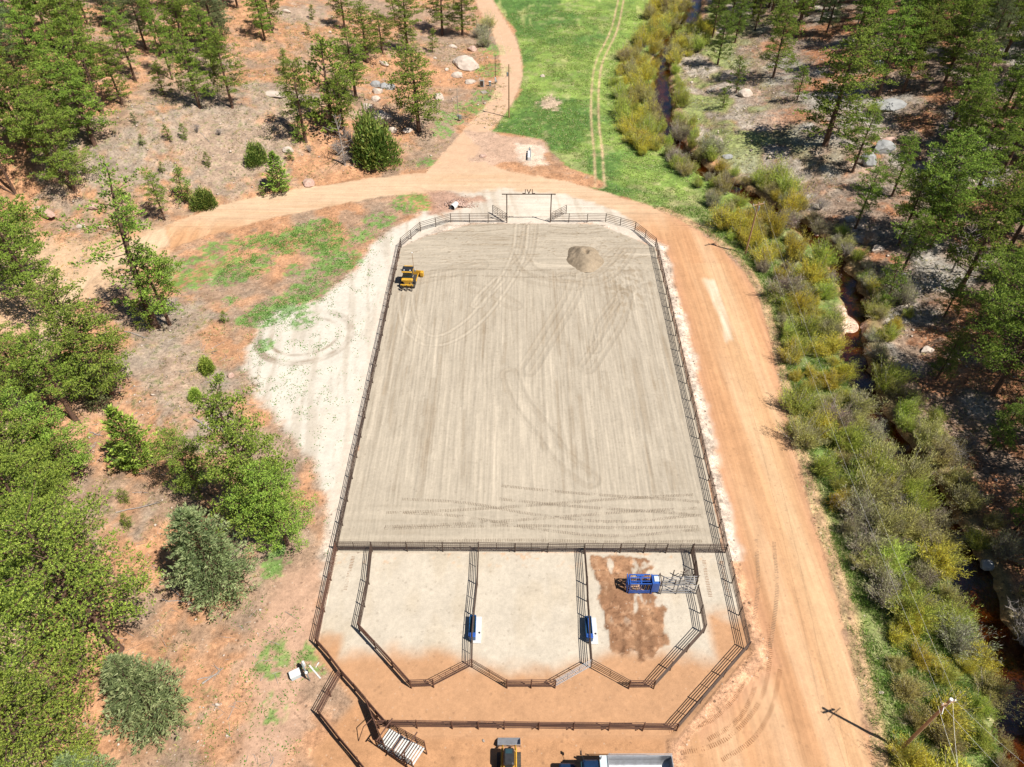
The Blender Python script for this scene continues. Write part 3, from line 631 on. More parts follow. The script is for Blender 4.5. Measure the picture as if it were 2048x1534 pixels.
M_RUB = simple('track_rubber', (0.03,0.028,0.026), (0.08,0.065,0.05), 0.9, 0, 6.0)
M_GLASS = simple('dark_glass', (0.02,0.045,0.055), (0.03,0.06,0.07), 0.08, 0, 2.0)
M_SILV = simple('bare_metal', (0.50,0.51,0.53), (0.38,0.38,0.39), 0.38, 0.7, 2.5)
M_NAVY = simple('navy_paint', (0.012,0.035,0.09), (0.01,0.025,0.06), 0.25, 0.2, 3.0)
M_GREYB = simple('grey_cabinet', (0.22,0.25,0.24), (0.17,0.19,0.19), 0.6, 0, 3.0)
M_LGREY = simple('pale_grey_paint', (0.52,0.60,0.62), (0.45,0.52,0.54), 0.45, 0, 2.0)
M_LENS = simple('lamp_lens', (0.8,0.8,0.78), (0.7,0.7,0.7), 0.2, 0, 2.0)
M_WIRE = simple('aluminium_wire', (0.6,0.6,0.58), (0.5,0.5,0.5), 0.5, 0.2, 2.0)
M_TAN = simple('tan_cover', (0.42,0.27,0.17), (0.30,0.18,0.11), 0.8, 0, 3.0)

# unit meshes shared by every fence
def unit_tube(n=6):
    b = MB(); b.tube((0, 0, 0), (1, 0, 0), 1.0, n=n); me = bpy.data.meshes.new('pipe'); me.from_pydata(b.v, [], b.f); me.polygons.foreach_set('use_smooth', [True]*n+[False]*2); return me
def unit_mesh(mat, nm):
    me = unit_tube(); me.name = nm; me.materials.append(mat); return me
PIPES = {}
def pipe(name, p, q, r, mat, parent):
    me = PIPES.setdefault(mat.name, None) or unit_mesh(mat, mat.name+'_length'); PIPES[mat.name] = me
    p = Vector(p); q = Vector(q); d = q-p
    o = bpy.data.objects.new(name, me); COL.objects.link(o); o.parent = parent
    o.matrix_local = Matrix.Translation(p) @ d.to_track_quat('X', 'Z').to_matrix().to_4x4() @ Matrix.Diagonal((d.length, r, r, 1))
    return o
RAILS5 = (0.38, 0.68, 0.98, 1.27, 1.55)
def zg(x, y): return 0.02 if (-17.5 < x < 22.2 and 20 < y < 99.5) else gz(x, y)
def fence(label, posts, mat, rails=RAILS5, hh=1.58, group='pipe fences of the arena and its pens', mids=0, stays=(), rr=0.034, pr=0.055, name='pipe_fence', cat='fence'):
    """posts: list of world xy"""
    x0, y0 = posts[0]; t = thing(name, label, cat, (x0, y0, zg(x0, y0)), group=group)
    z0 = zg(x0, y0)
    loc = [Vector((x-x0, y-y0, zg(x, y)-z0)) for x, y in posts]
    jr = random.Random(int(x0*31+y0*17)); J = lambda a: Vector((jr.uniform(-a, a), jr.uniform(-a, a), jr.uniform(-a, a)))
    for p in loc: pipe('post', p-Vector((0, 0, 0.15)), p+Vector((0, 0, hh))+J(.03), pr, mat, t)
    for a, b in zip(loc[:-1], loc[1:]):
        for h in rails: pipe('rail', a+Vector((0, 0, h))+J(.02), b+Vector((0, 0, h))+J(.02), rr, mat, t)
        for k in range(mids):
            m = a.lerp(b, (k+1)/(mids+1)); pipe('upright', m+Vector((0, 0, rails[0])), m+Vector((0, 0, rails[-1])), rr*0.8, mat, t)
    for s in stays:
        a = loc[s]; pipe('stay', a+Vector((0, 0, 0.95)), a+Vector((-0.55, 0.02, 0.0)), rr*0.9, mat, t)
    return t
def div(a, b, n): return [(a[0]+(b[0]-a[0])*i/n, a[1]+(b[1]-a[1])*i/n) for i in range(n+1)]
G0 = lambda *p: flat(*p)[:2]
gL, gR = G0(1013.8, 445.4), G0(1100.5, 444.5)
aTL, aTR = (-16.65, 92.2), (21.55, 92.2); aBL, aBR = G0(675, 1102), G0(1449, 1107)
cl, cr = G0(902, 444.5), G0(1210.7, 445.3); bl_, br_ = G0(841.5, 462.5), G0(1269.5, 461.7)
pBL, pBR = G0(636, 1292), G0(1493, 1300)
fence('far straight pipe fence of the arena, left of the entrance arch', div(cl, gL, 3), M_STEEL)
fence('short angled pipe fence at the arena far left corner, next to the straight far fence', div(bl_, cl, 2), M_STEEL)
fence('angled pipe fence at the arena far left corner, meeting the long left side', div(aTL, bl_, 2), M_STEEL)
fence('far straight pipe fence of the arena, right of the entrance arch', div(gR, cr, 3), M_STEEL)
fence('short angled pipe fence at the arena far right corner, next to the straight far fence', div(cr, br_, 2), M_STEEL)
fence('angled pipe fence at the arena far right corner, meeting the long right side', div(br_, aTR, 2), M_STEEL)
fence('long left side pipe fence of the sand arena, along the white gravel', div(aTL, aBL, 18), M_STEEL, mids=1)
fence('long right side pipe fence of the sand arena, along the orange road', div(aTR, aBR, 18), M_STEEL, mids=1)
fence('left outer pipe fence beside the pens, below the arena', div(aBL, pBL, 3), M_RUST, mids=1)
fence('right outer pipe fence beside the pens and the road, below the arena', div(aBR, pBR, 3), M_STEEL, mids=1)
CX = [675, 745, 815, 886, 957, 1030, 1095, 1168, 1240, 1287, 1331, 1383, 1449]
cross = [G0(x, 1102+ (x-675)*0.0063) for x in CX]
fence('pipe fence with mesh between the arena sand and the three pens', cross, M_STEEL, mids=1, stays=(3, 5, 6, 8, 9, 10))
cf = [o for o in bpy.data.objects if o.get('label', '').startswith('pipe fence with mesh')][0]
mb = MB()
for h in (0.18, 0.53, 0.83, 1.12, 1.41): mb.tube((0, 0, h), (aBR[0]-aBL[0], aBR[1]-aBL[1], h), 0.012, n=4)
for i in range(180): f = i/180; x, y = (aBR[0]-aBL[0])*f, (aBR[1]-aBL[1])*f; mb.tube((x, y, 0.1), (x, y, 1.5), 0.010, n=3, cap=False)
tag(mb.build('wire_mesh', M_STEEL, cf), kind='stuff')
fence('diagonal rusty pipe fence from the left outer corner to the alley gate', [pBL, G0(662, 1321), G0(685, 1352)], M_RUST)
fence('diagonal rusty pipe fence between the alley gate and the loading ramp', [G0(685, 1352), G0(711, 1382), G0(735, 1410), G0(755, 1434), G0(775, 1456)], M_RUST)
fence('long near rusty pipe fence between the pens and the parked machines', [G0(x, 1456+(x-775)*0.0112) for x in (775, 834.5, 905, 957, 1008.7, 1077.5, 1147, 1217, 1284.8, 1352.5)], M_RUST, stays=(4, 5, 6, 7, 8))
fence('diagonal pipe fence at the near right corner, beside the road', [pBR, G0(1446, 1354), G0(1400, 1407), G0(1352.5, 1462)], M_STEEL, mids=1)
fence('inner left alley pipe fence of the left pen', [G0(745, 1103), G0(738.5, 1168.6), G0(730, 1214), G0(720, 1262.7)], M_STEEL, mids=1)
fence('diagonal rusty fence closing the left pen', [G0(720, 1262.7), G0(752, 1298), G0(786, 1335), G0(822.8, 1376.4)], M_RUST)
fence('short level rusty fence at the bottom of the left pen', [G0(822.8, 1376.4), G0(867.6, 1375)], M_RUST)
fence('slanted gate panel closing the left pen at its lower right', [G0(867.6, 1375), G0(944, 1335)], M_RUST, mids=2, rr=0.028)
fence('pipe fence between the left pen and the middle pen', [G0(957.3, 1103), G0(955, 1170), G0(948.7, 1233), G0(945, 1286), G0(944, 1335)], M_STEEL, mids=1)
fence('slanted gate panel closing the middle pen at its lower left', [G0(944, 1335), G0(1014, 1376.4)], M_RUST, mids=1, rr=0.028)
fence('short level rusty fence at the bottom of the middle pen', [G0(1014, 1376.4), G0(1062, 1376.4), G0(1110, 1376.4)], M_RUST)
fence('silvery slanted gate panel closing the middle pen at its lower right', [G0(1110, 1376.4), G0(1181, 1336)], M_GALV, mids=2, rr=0.03)
fence('pipe fence between the middle pen and the right pen', [G0(1167.6, 1107.5), G0(1172.5, 1170), G0(1173.7, 1202.8), G0(1176, 1237), G0(1177.4, 1287), G0(1181, 1336)], M_STEEL)
fence('slanted gate panel closing the right pen at its lower left', [G0(1181, 1336), G0(1257, 1377.6)], M_STEEL, mids=1, rr=0.03)
fence('short level fence at the bottom of the right pen', [G0(1257, 1377.6), G0(1307, 1377.6)], M_RUST)
fence('diagonal pipe fence closing the right pen at its lower right', [G0(1307, 1377.6), G0(1340, 1341), G0(1373, 1304), G0(1407, 1266)], M_STEEL)
fence('right side pipe fence of the right pen, below the blue squeeze chute', [G0(1407, 1266), G0(1400, 1227), G0(1391.3, 1188)], M_STEEL)
fence('right side close-barred fence of the right pen, above the squeeze chute alley', [G0(1391.3, 1170), G0(1387, 1140), G0(1381, 1107.5)], M_STEEL, rails=(0.2,0.4,0.6,0.8,1.0,1.2,1.4,1.58))
fence('alley gate left of the loading ramp, seen from above', [G0(685, 1352), G0(662, 1393), G0(640.8, 1432.7)], M_RUST, name='pipe_gate', cat='gate')
fence('diagonal pipe fence running out of the picture at the lower left', [G0(640.8, 1432.7), G0(679, 1481.5), G0(718.6, 1528.8), G0(745, 1562), G0(770, 1594)], M_RUST)
fence('far rail fence of the narrow alley leading into the blue squeeze chute', [G0(1323, 1172), G0(1357, 1172), G0(1391, 1170)], M_GALV, rails=(0.3,0.6,0.9,1.2,1.5), rr=0.028)
fence('near rail fence of the narrow alley leading into the blue squeeze chute', [G0(1321, 1188), G0(1352, 1188), G0(1391.3, 1188)], M_GALV, rails=(0.3,0.6,0.9,1.2,1.5), rr=0.028)
# tangle of gate pipework at the end of the alley
t = thing('sorting_gate', 'tangled pipe sorting gate at the right end of the squeeze chute alley', 'gate', (*G0(1385, 1180), 0.03))
rr_ = random.Random(5)
for k in range(16):
    a = Vector((rr_.uniform(-1.1, .3), rr_.uniform(-.1, 1.1), rr_.uniform(.2, 1.7))); b = a+Vector((rr_.uniform(-.5, .5), rr_.uniform(-.5, .5), rr_.uniform(-.5, .6)))
    b.z = max(b.z, 0.1); pipe('bar', a, b, 0.03, M_STEEL, t)
for x, y in ((-1.8, 0), (-1.8, 1.0), (.2, 0), (.2, 1.1), (-.8, 1.2)): pipe('post', (x, y, -0.1), (x, y, 1.75), 0.05, M_STEEL, t)

# entrance arch with the ranch brand, and its two swung-open gates
t = thing('entrance_arch', 'tall dark pipe entrance arch with brand letters over the arena gateway', 'arch', (gL[0], gL[1], 0.02))
W_ = gR[0]-gL[0]; GH = 4.95
pipe('post', (0, 0, -.2), (0, 0, GH), 0.085, M_STEEL, t); pipe('post', (W_, gR[1]-gL[1], -.2), (W_, gR[1]-gL[1], GH), 0.085, M_STEEL, t)
pipe('beam', (-0.75, 0, GH), (W_+0.65, 0, GH), 0.085, M_STEEL, t)
def letter(segs, x):
    b = MB()
    for (x0, z0), (x1, z1) in segs:
        d = Vector((x1-x0, 0, z1-z0)); L = d.length; d.normalize(); n = Vector((-d.z, 0, d.x))*0.055
        p = Vector((x+x0, 0, GH+0.085+z0)); q = Vector((x+x1, 0, GH+0.085+z1))
        V = []
        for yy in (-0.03, 0.03):
            for w in (p-n, q-n, q+n, p+n): V.append((w.x, yy, w.z))
        b.add(V, [(0, 1, 2, 3), (7, 6, 5, 4), (0, 4, 5, 1), (1, 5, 6, 2), (2, 6, 7, 3), (3, 7, 4, 0)])
    return b
xm = W_/2-0.05
letter([((0.0, 0.055), (0.5, 0.055)), ((0.445, 0.11), (0.445, 0.75))], xm-0.98).build('letter', M_STEEL, t)['label'] = 'letter J made of two bars'
letter([((0.0, 0.75), (0.28, 0.03)), ((0.28, 0.03), (0.56, 0.75))], xm-0.28).build('letter', M_STEEL, t)['label'] = 'letter V'
letter([((0.055, 0.0), (0.055, 0.75)), ((0.11, 0.055), (0.5, 0.055))], xm+0.48).build('letter', M_STEEL, t)['label'] = 'letter L'
fence('open gate leaf swung outward at the left post of the entrance arch', [gL, G0(985.6, 427.5)], M_STEEL, group='entrance gate leaves', mids=2, name='swing_gate', cat='gate', hh=1.5)
fence('open gate leaf swung outward at the right post of the entrance arch', [gR, G0(1132, 427.8)], M_STEEL, group='entrance gate leaves', mids=2, name='swing_gate', cat='gate', hh=1.5)

# water troughs on concrete pads
for lab, c, w in (('blue water trough on a concrete pad in the fence between the left and middle pens', (945.5, 1260), .0), ('blue water trough on a concrete pad in the fence between the middle and right pens', (1176.5, 1262), .0)):
    x, y = G0(*c); left = c[0] < 1000
    pad = MB().box((0, 0, 0.05), (0.86, 2.5, 0.12), bev=0.02).build('concrete_pad', M_CONC, None, loc=(x+0.34, y-0.02, 0.03)); tag(pad, 'white concrete pad under the blue trough of the '+('left' if left else 'right')+' dividing fence', 'concrete pad', 'trough pads')
    t = thing('water_trough', lab, 'water trough', (x, y, 0.14), group='blue water troughs')
    b = MB(); H = 0.62
    b.box((-0.27, 0, H/2), (0.06, 2.1, H), bev=0.015); b.box((0.27, 0, H/2), (0.06, 2.1, H), bev=0.015); b.box((0, 1.02, H/2), (0.48, 0.06, H)); b.box((0, -1.02, H/2), (0.48, 0.06, H)); b.box((0, 0, 0.06), (0.48, 1.98, 0.12))
    b.build('tub', M_BLUED, t); MB().box((0, 0.15, 0.45), (0.476, 1.6, 0.02)).build('water', M_GLASS, t)
    MB().box((0, -0.85, H+0.03), (0.62, 0.42, 0.10), bev=0.03).build('float_cover', M_BLUE, t); MB().box((0, 0.1, H+0.02), (0.10, 1.5, 0.05)).build('centre_bar', M_BLUE, t)
    pc = MB().tube((0.62, -0.35, 0.0), (0.62, -0.35, 0.10), 0.07, n=10); pc.build('valve_cap', M_BLK, t)

# squeeze chute
x0, y0 = G0(1256, 1188)
t = thing('squeeze_chute', 'blue steel cattle squeeze chute standing in the brown dug soil of the right pen', 'squeeze chute', (x0, y0, 0.06))
L_, W2, H2 = 2.95, 0.95, 1.75
fr = MB()
for x in (0.0, 1.0, 2.05): 
    for y in (0, W2): fr.box((x+0.05, y, H2/2), (0.10, 0.08, H2))
    fr.box((x+0.05, W2/2, H2-0.04), (0.095, W2-0.082, 0.10))
for y in (0, W2):
    for z in (H2-0.045, 0.2): fr.box((1.03, y, z+0.002), (1.86, 0.076, 0.09))
fr.build('frame', M_BLUE, t)
for s, y in (('far', W2+0.02), ('near', -0.02)):
    MB().box((1.0, y, 0.42), (1.9, 0.03, 0.42)).build('side_panel', M_BLUE, t)
for k in range(11):
    for y in (0.0, W2): pipe('bar', (0.18+k*0.17, y, 0.6), (0.18+k*0.17, y+(0.12 if y else -0.12), H2-0.1), 0.022, M_TAN if k % 2 else M_BLUE, t)
MB().box((1.05, W2/2, 0.12), (1.9, 0.8, 0.06)).build('floor', M_TAN, t)
MB().box((1.0, W2*0.62, H2+0.02), (1.75, 0.10, 0.06)).build('top_beam', M_BLUE, t); MB().box((1.0, W2*0.25, H2+0.02), (1.75, 0.07, 0.06)).build('top_beam', M_BLUE, t)
MB().box((0.98, W2*0.8, H2+0.10), (0.7, 0.16, 0.12), bev=0.02).build('cylinder_cover', M_BLUE, t)
c = MB(); c.box((2.45, W2/2, 1.0), (0.62, W2-0.02, 1.5), bev=0.03); c.build('tail_cabinet', M_BLUE, t)
MB().box((2.5, W2/2, 1.79), (0.5, 0.55, 0.06)).build('tail_gate_top', M_LGREY, t)
hg = MB(); hg.box((-0.14, 0.20, 0.9), (0.06, 0.34, 1.5)); hg.box((-0.14, W2-0.20, 0.9), (0.06, 0.34, 1.5)); hg.box((-0.14, W2/2, 1.70), (0.08, W2+0.16, 0.08)); hg.build('head_gate', M_BLUE, t)
pipe('lever', (0.3, -0.05, 1.4), (0.55, -0.5, 1.75), 0.02, M_BLK, t); pipe('lever', (1.6, -0.05, 1.4), (1.3, -0.45, 1.8), 0.02, M_BLK, t)
for s in (2.82,): 
    for y in (0.0, W2): pipe('post', (s, y, 0), (s, y, 2.0), 0.04, M_STEEL, t)
    pipe('crossbar', (s, 0, 2.0), (s, W2, 2.0), 0.04, M_STEEL, t)

# loading ramp with white deck boards
p0 = Vector((*G0(767, 1475), 0)); p1 = Vector((*flat(834, 1514, 1.0)[:2], 0)); dv = p1-p0; ang = math.atan2(dv.y, dv.x); RL = dv.length+0.25; RW = 1.6
t = thing('loading_ramp', 'cattle loading ramp with white deck boards and rusty side rails at the lower left', 'loading ramp', (p0.x, p0.y, gz(p0.x, p0.y)), rz=ang)
RH = 1.15
for k in range(15):
    f = (k+0.5)/15; MB().box((0, 0, 0), (RL/15*0.52, RW*0.98, 0.05)).build('deck_board', M_WHITE, t, loc=(f*RL, 0, 0.12+RH*f))
for y in (-RW/2, RW/2):
    for k, h in enumerate((0.35, 0.7, 1.05, 1.4)): pipe('rail', (0, y, 0.1+h), (RL, y, 0.1+h+RH), 0.034, M_RUST, t)
    for k in range(5): f = k/4; pipe('post', (f*RL, y, -0.1), (f*RL, y, 0.1+1.45+RH*f), 0.05, M_RUST, t)
    pipe('deck_beam', (0, y*0.9, 0.03), (RL, y*0.9, 0.03+RH), 0.06, M_STEEL, t)
for f in (0.12, 0.80):
    h = 0.1+1.45+RH*f+0.55
    for y in (-RW/2, RW/2): pipe('arch_post', (f*RL, y, 1.2), (f*RL, y*0.8, h), 0.05, M_RUST, t)
    pipe('arch_beam', (f*RL, -RW*0.62, h), (f*RL, RW*0.62, h), 0.06, M_RUST, t)
# solid sheeted alley wall up to the ramp
a = Vector((*G0(737, 1416), 0)); b = Vector((*G0(768, 1494), 0)); d = b-a; an = math.atan2(d.y, d.x)
t = thing('sheeted_panel', 'solid dark sheeted wall casting a black shadow beside the loading ramp', 'wall panel', (a.x, a.y, 0.0), rz=an)
MB().box((d.length/2, 0, 0.85), (d.length, 0.03, 1.5)).build('sheet', M_RUST, t)
for k in range(3): pipe('post', (k*d.length/2, 0.05, -0.1), (k*d.length/2, 0.05, 1.75), 0.05, M_RUST, t)
pipe('top_rail', (0, 0, 1.66), (d.length, 0, 1.66), 0.05, M_RUST, t)
pipe('stay', (d.length*.45, 0, 1.5), (d.length*.45+.3, -0.9, 1.5), 0.035, M_RUST, t); pipe('stay', (d.length*.45+.3, -0.9, 1.5), (d.length*.6, -1.6, 0.05), 0.035, M_RUST, t)
a2 = G0(775, 1456); fence('short rusty fence joining the diagonal fence to the loading ramp', [a2, (p0.x+math.sin(-ang)*-RW/2, p0.y+math.cos(ang)*RW/2)], M_RUST)
# ------------------------------------------------------------------ vegetation
def leaf_mat(name, dark, light, tip=None, trans=0.22, rough=0.55, drift=None):
    N = NT(name); p = N.n('ShaderNodeBsdfPrincipled', Roughness=rough); p.inputs['Specular IOR Level'].default_value = 0.25
    a = N.n('ShaderNodeAttribute', _attribute_name='Col'); s = N.n('ShaderNodeSeparateColor'); N.l(a.outputs['Color'], s.inputs[0])
    oi = N.n('ShaderNodeObjectInfo')
    c = N.mix(s.outputs[0], dark, light)
    if tip: c = N.mix(N.math('MULTIPLY', s.outputs[1], 0.8), c, tip)
    if drift:                                  # clumps of another shade running through neighbouring shrubs
        gp = N.n('ShaderNodeNewGeometry').outputs['Position']
        c = N.mix(N.math('MULTIPLY', N.ramp(N.noise(0.55, 4, 0.65, gp), 0.48, 0.60), 0.7), c, N.mix(s.outputs[0], drift[0], drift[1]))
    v = N.math('MULTIPLY_ADD', oi.outputs['Random'], 0.42, 0.80); cc = N.n('ShaderNodeCombineColor')
    N.l(v, cc.inputs[1]); N.l(N.math('MULTIPLY', v, N.math('MULTIPLY_ADD', oi.outputs['Random'], -0.18, 1.08)), cc.inputs[0]); N.l(v, cc.inputs[2])
    c = N.mix(1.0, c, cc.outputs[0], 'MULTIPLY')
    N.l(c, p.inputs['Base Color']); t = N.n('ShaderNodeBsdfTranslucent'); N.l(c, t.inputs[0])
    m = N.n('ShaderNodeMixShader'); m.inputs[0].default_value = trans; N.l(p.outputs[0], m.inputs[1]); N.l(t.outputs[0], m.inputs[2]); N.l(m.outputs[0], N.out.inputs[0]); return N.m
M_BARK = simple('pine_bark', (0.16,0.085,0.05), (0.07,0.045,0.035), 0.9, 0, 3.0)
M_DEADW = simple('dead_wood', (0.36,0.32,0.29), (0.20,0.17,0.15), 0.9, 0, 3.0)
M_PINE = leaf_mat('pine_needles', (0.035,0.075,0.015), (0.31,0.43,0.055), (0.58,0.70,0.13), 0.22)
M_FIR = leaf_mat('fir_needles', (0.07,0.10,0.04), (0.30,0.37,0.15), (0.46,0.50,0.24), 0.3)
M_JUN = leaf_mat('juniper_scales', (0.05,0.09,0.02), (0.19,0.29,0.05), (0.36,0.41,0.10), 0.25)
M_PINE2 = leaf_mat('shaded_pine_needles', (0.045,0.08,0.018), (0.26,0.36,0.055), (0.46,0.54,0.11), 0.28)  # darker copy of the pine needles, shade put into the colour
M_WIL = [leaf_mat('willow_yellow', (0.30,0.22,0.06), (0.76,0.63,0.07), (0.85,0.75,0.12), 0.4, drift=((0.20,0.20,0.07), (0.50,0.52,0.13))),
         leaf_mat('willow_green', (0.19,0.23,0.05), (0.50,0.60,0.10), (0.64,0.72,0.14), 0.4, drift=((0.26,0.21,0.08), (0.62,0.56,0.14))),
         leaf_mat('willow_grey', (0.22,0.175,0.14), (0.48,0.41,0.34), (0.52,0.52,0.24), 0.3, drift=((0.18,0.18,0.08), (0.45,0.46,0.18))),
         leaf_mat('willow_olive', (0.24,0.20,0.09), (0.60,0.54,0.18), (0.66,0.62,0.20), 0.35, drift=((0.22,0.17,0.13), (0.46,0.39,0.29))),
         leaf_mat('willow_plum', (0.22,0.15,0.14), (0.46,0.33,0.32), (0.48,0.41,0.30), 0.3, drift=((0.20,0.18,0.09), (0.46,0.44,0.18)))]
M_GRASS = leaf_mat('grass_blades', (0.11,0.19,0.03), (0.28,0.38,0.08), (0.60,0.53,0.28), 0.3)
M_WEED = leaf_mat('weed_leaves', (0.05,0.14,0.02), (0.13,0.30,0.04), None, 0.2)
M_ROCK = simple('granite', (0.56,0.47,0.39), (0.40,0.32,0.26), 0.9, 0, 1.3, 0.6); M_ROCKG = simple('grey_rock', (0.34,0.34,0.33), (0.20,0.20,0.20), 0.9, 0, 1.2, 0.6)
M_ROCKP = simple('pink_rock', (0.50,0.35,0.28), (0.36,0.22,0.17), 0.9, 0, 1.5, 0.6)

class TRI:                                     # fast soup of small faces
    def __init__(s, seed): s.V = []; s.C = []; s.r = np.random.RandomState(seed)
    def blades(s, cen, dirs, L, W, tint, tip=0.0):
        """thin triangles: root at cen, pointing along dirs"""
        n = len(cen); d = dirs/(np.linalg.norm(dirs, axis=1, keepdims=True)+1e-9); rv = s.r.normal(size=(n, 3)); sd_ = np.cross(d, rv); sd_ /= np.linalg.norm(sd_, axis=1, keepdims=True)+1e-9
        L = np.broadcast_to(L, (n,))[:, None]; W = np.broadcast_to(W, (n,))[:, None]
        a = cen-sd_*W*0.5; b = cen+sd_*W*0.5; c = cen+d*L
        s.V.append(np.stack([a, b, c], 1).reshape(-1, 3)); t = np.broadcast_to(tint, (n,)); z = np.broadcast_to(tip, (n,))
        s.C.append(np.repeat(np.stack([t, z, t*0, t*0+1], 1), 3, 0))
    def build(s, name, mat, parent=None):
        V = np.concatenate(s.V); C = np.concatenate(s.C); Fc = np.arange(len(V)).reshape(-1, 3)
        return link_mesh(name, V, Fc, mat, parent, False, C)
def unit(v): return v/(np.linalg.norm(v, axis=-1, keepdims=True)+1e-9)

def make_pine(seed, H=15.0, cr=3.0, base=0.30, dens=1.0, nb=46, blade=(0.27, 0.055), per=15, mat=None, gap=0.25, fine=1.0):
    r = np.random.RandomState(seed); T = TRI(seed+1); tr = MB()
    bend = r.normal(size=2)*0.5; ax = lambda h: np.array([bend[0]*(h/H)**2, bend[1]*(h/H)**2, h])
    rad = lambda h: 0.26*(H/15)*(1-h/H)**0.8+0.03
    hs = [0, 0.4]+[H*k/9 for k in range(1, 10)]; hs[0] = -0.4
    tr.path([tuple(ax(max(h, 0))+np.array([0, 0, min(h, 0)])) for h in hs], [rad(0)*1.35]+[rad(h) for h in hs[1:]], 8)
    cents = []; 
    lob = r.uniform(0, 6.28, 3)
    for i in range(nb):
        f = base+(1-base)*((i+r.uniform(0, 1))/nb)**0.92; h = f*H
        g = (f-base)/(1-base); prof = math.sin(math.pi*min(1, 0.20+0.80*g)**0.9)**0.7 if g < 0.97 else 0.3
        prof = max(0.16, min(1, prof+0.1)); az = i*2.399+r.uniform(-.5, .5)
        Lb = cr*prof*r.uniform(0.55, 1.12)*(1+0.22*math.sin(az+lob[0])*math.cos(3*g+lob[1]))
        if r.rand() < gap*0.5: Lb *= 0.5
        up = -0.12+0.75*g+r.uniform(-.1, .15); d = np.array([math.cos(az), math.sin(az), up]); p0_ = ax(h); 
        p1_ = p0_+d*Lb*0.6; p2_ = p0_+d*Lb+np.array([0, 0, 0.10*Lb])
        tr.path([tuple(p0_), tuple(p1_), tuple(p2_)], [0.055*(1.2-g), 0.035, 0.012], 4)
        n = max(2, int(Lb*2.3*fine))
        for k in range(n):
            q = 0.38+0.66*(k+r.uniform(0, 1))/n; c = p0_+(p2_-p0_)*q+r.normal(size=3)*np.array([.30, .30, .16])*(0.5+Lb*0.22); cents.append((c, 0.36+0.2*r.rand()))
            if Lb > 1.2 and r.rand() < 0.75:
                sdv = np.array([-d[1], d[0], 0])*r.choice([-1, 1])*Lb*0.28*(1.15-q); cents.append((c+sdv, 0.36+0.16*r.rand()))
    cents.append((ax(H), 0.4)); cents.append((ax(H*0.965), 0.45))
    n = int(9*dens); blade = (blade[0]/fine**.9, blade[1]/fine**.9)
    for c, R0 in cents:
        R0 = R0/fine**.55
        u = unit(r.normal(size=(n, 3))); u[:, 2] = np.abs(u[:, 2])*0.9-0.25; u = unit(u); tips = c+u*R0*1.12*np.array([1, 1, .66])*r.uniform(.45, 1.08, (n, 1))
        tone = np.clip(0.5+r.normal(size=n)*0.26+r.normal()*0.15, 0, 1)
        tp = np.repeat(tips, per, 0); tt = np.repeat(tone, per); base_dir = np.repeat(unit(u+np.array([0, 0, .55])), per, 0)
        dd = unit(base_dir+r.normal(size=(n*per, 3))*0.62)
        T.blades(tp-dd*0.08, dd, r.uniform(.6, 1, n*per)*blade[0], blade[1], np.clip(tt+r.normal(size=n*per)*0.12, 0, 1), (r.rand(n*per) < 0.22)*1.0)
    return tr, T
def make_fir(seed, H=11.0, cr=3.0, base=0.06, nb=120, drop=-0.15, blade=(0.34, 0.10), n_per=46, round_=0.8, spread=1.0):
    r = np.random.RandomState(seed); T = TRI(seed+1); tr = MB()
    tr.path([(0, 0, -.4), (0, 0, .5), (0, 0, H*.5), (0, 0, H*0.96)], [0.26*H/11, 0.22*H/11, 0.12*H/11, 0.03], 8)
    for i in range(nb):
        f = base+(0.99-base)*((i+r.rand())/nb)**0.95; g = (f-base)/(1-base); Lb = max(0.15, cr*(1-g)**round_*min(1, 0.55+g*3))*r.uniform(.72, 1.12); az = i*2.399+r.uniform(-.4, .4)
        d = np.array([math.cos(az), math.sin(az), drop+0.75*g]); p0_ = np.array([0, 0, f*H]); p1_ = p0_+d*Lb
        if i % 3 == 0: tr.tube(tuple(p0_), tuple(p1_), 0.03, 0.008, 3, cap=False)
        n = int(n_per*(0.35+Lb/cr)); q = r.uniform(0.25, 1.05, n); w = (1.12-q)*Lb*0.42*spread; sdv = np.array([-d[1], d[0], 0]); off = r.uniform(-1, 1, n)
        c = p0_+(p1_-p0_)*q[:, None]+sdv*(off*w)[:, None]; c[:, 2] += -np.abs(off)*w*0.25+r.normal(size=n)*0.07
        dd = unit(d*0.8+sdv*(off*1.1)[:, None]+np.array([0, 0, 0.25])+r.normal(size=(n, 3))*0.45)
        T.blades(c, dd, r.uniform(.55, 1, n)*blade[0], blade[1], np.clip(0.5+r.normal(size=n)*0.24+r.normal()*0.15, 0, 1), (q > 0.86)*r.rand(n))
    return tr, T
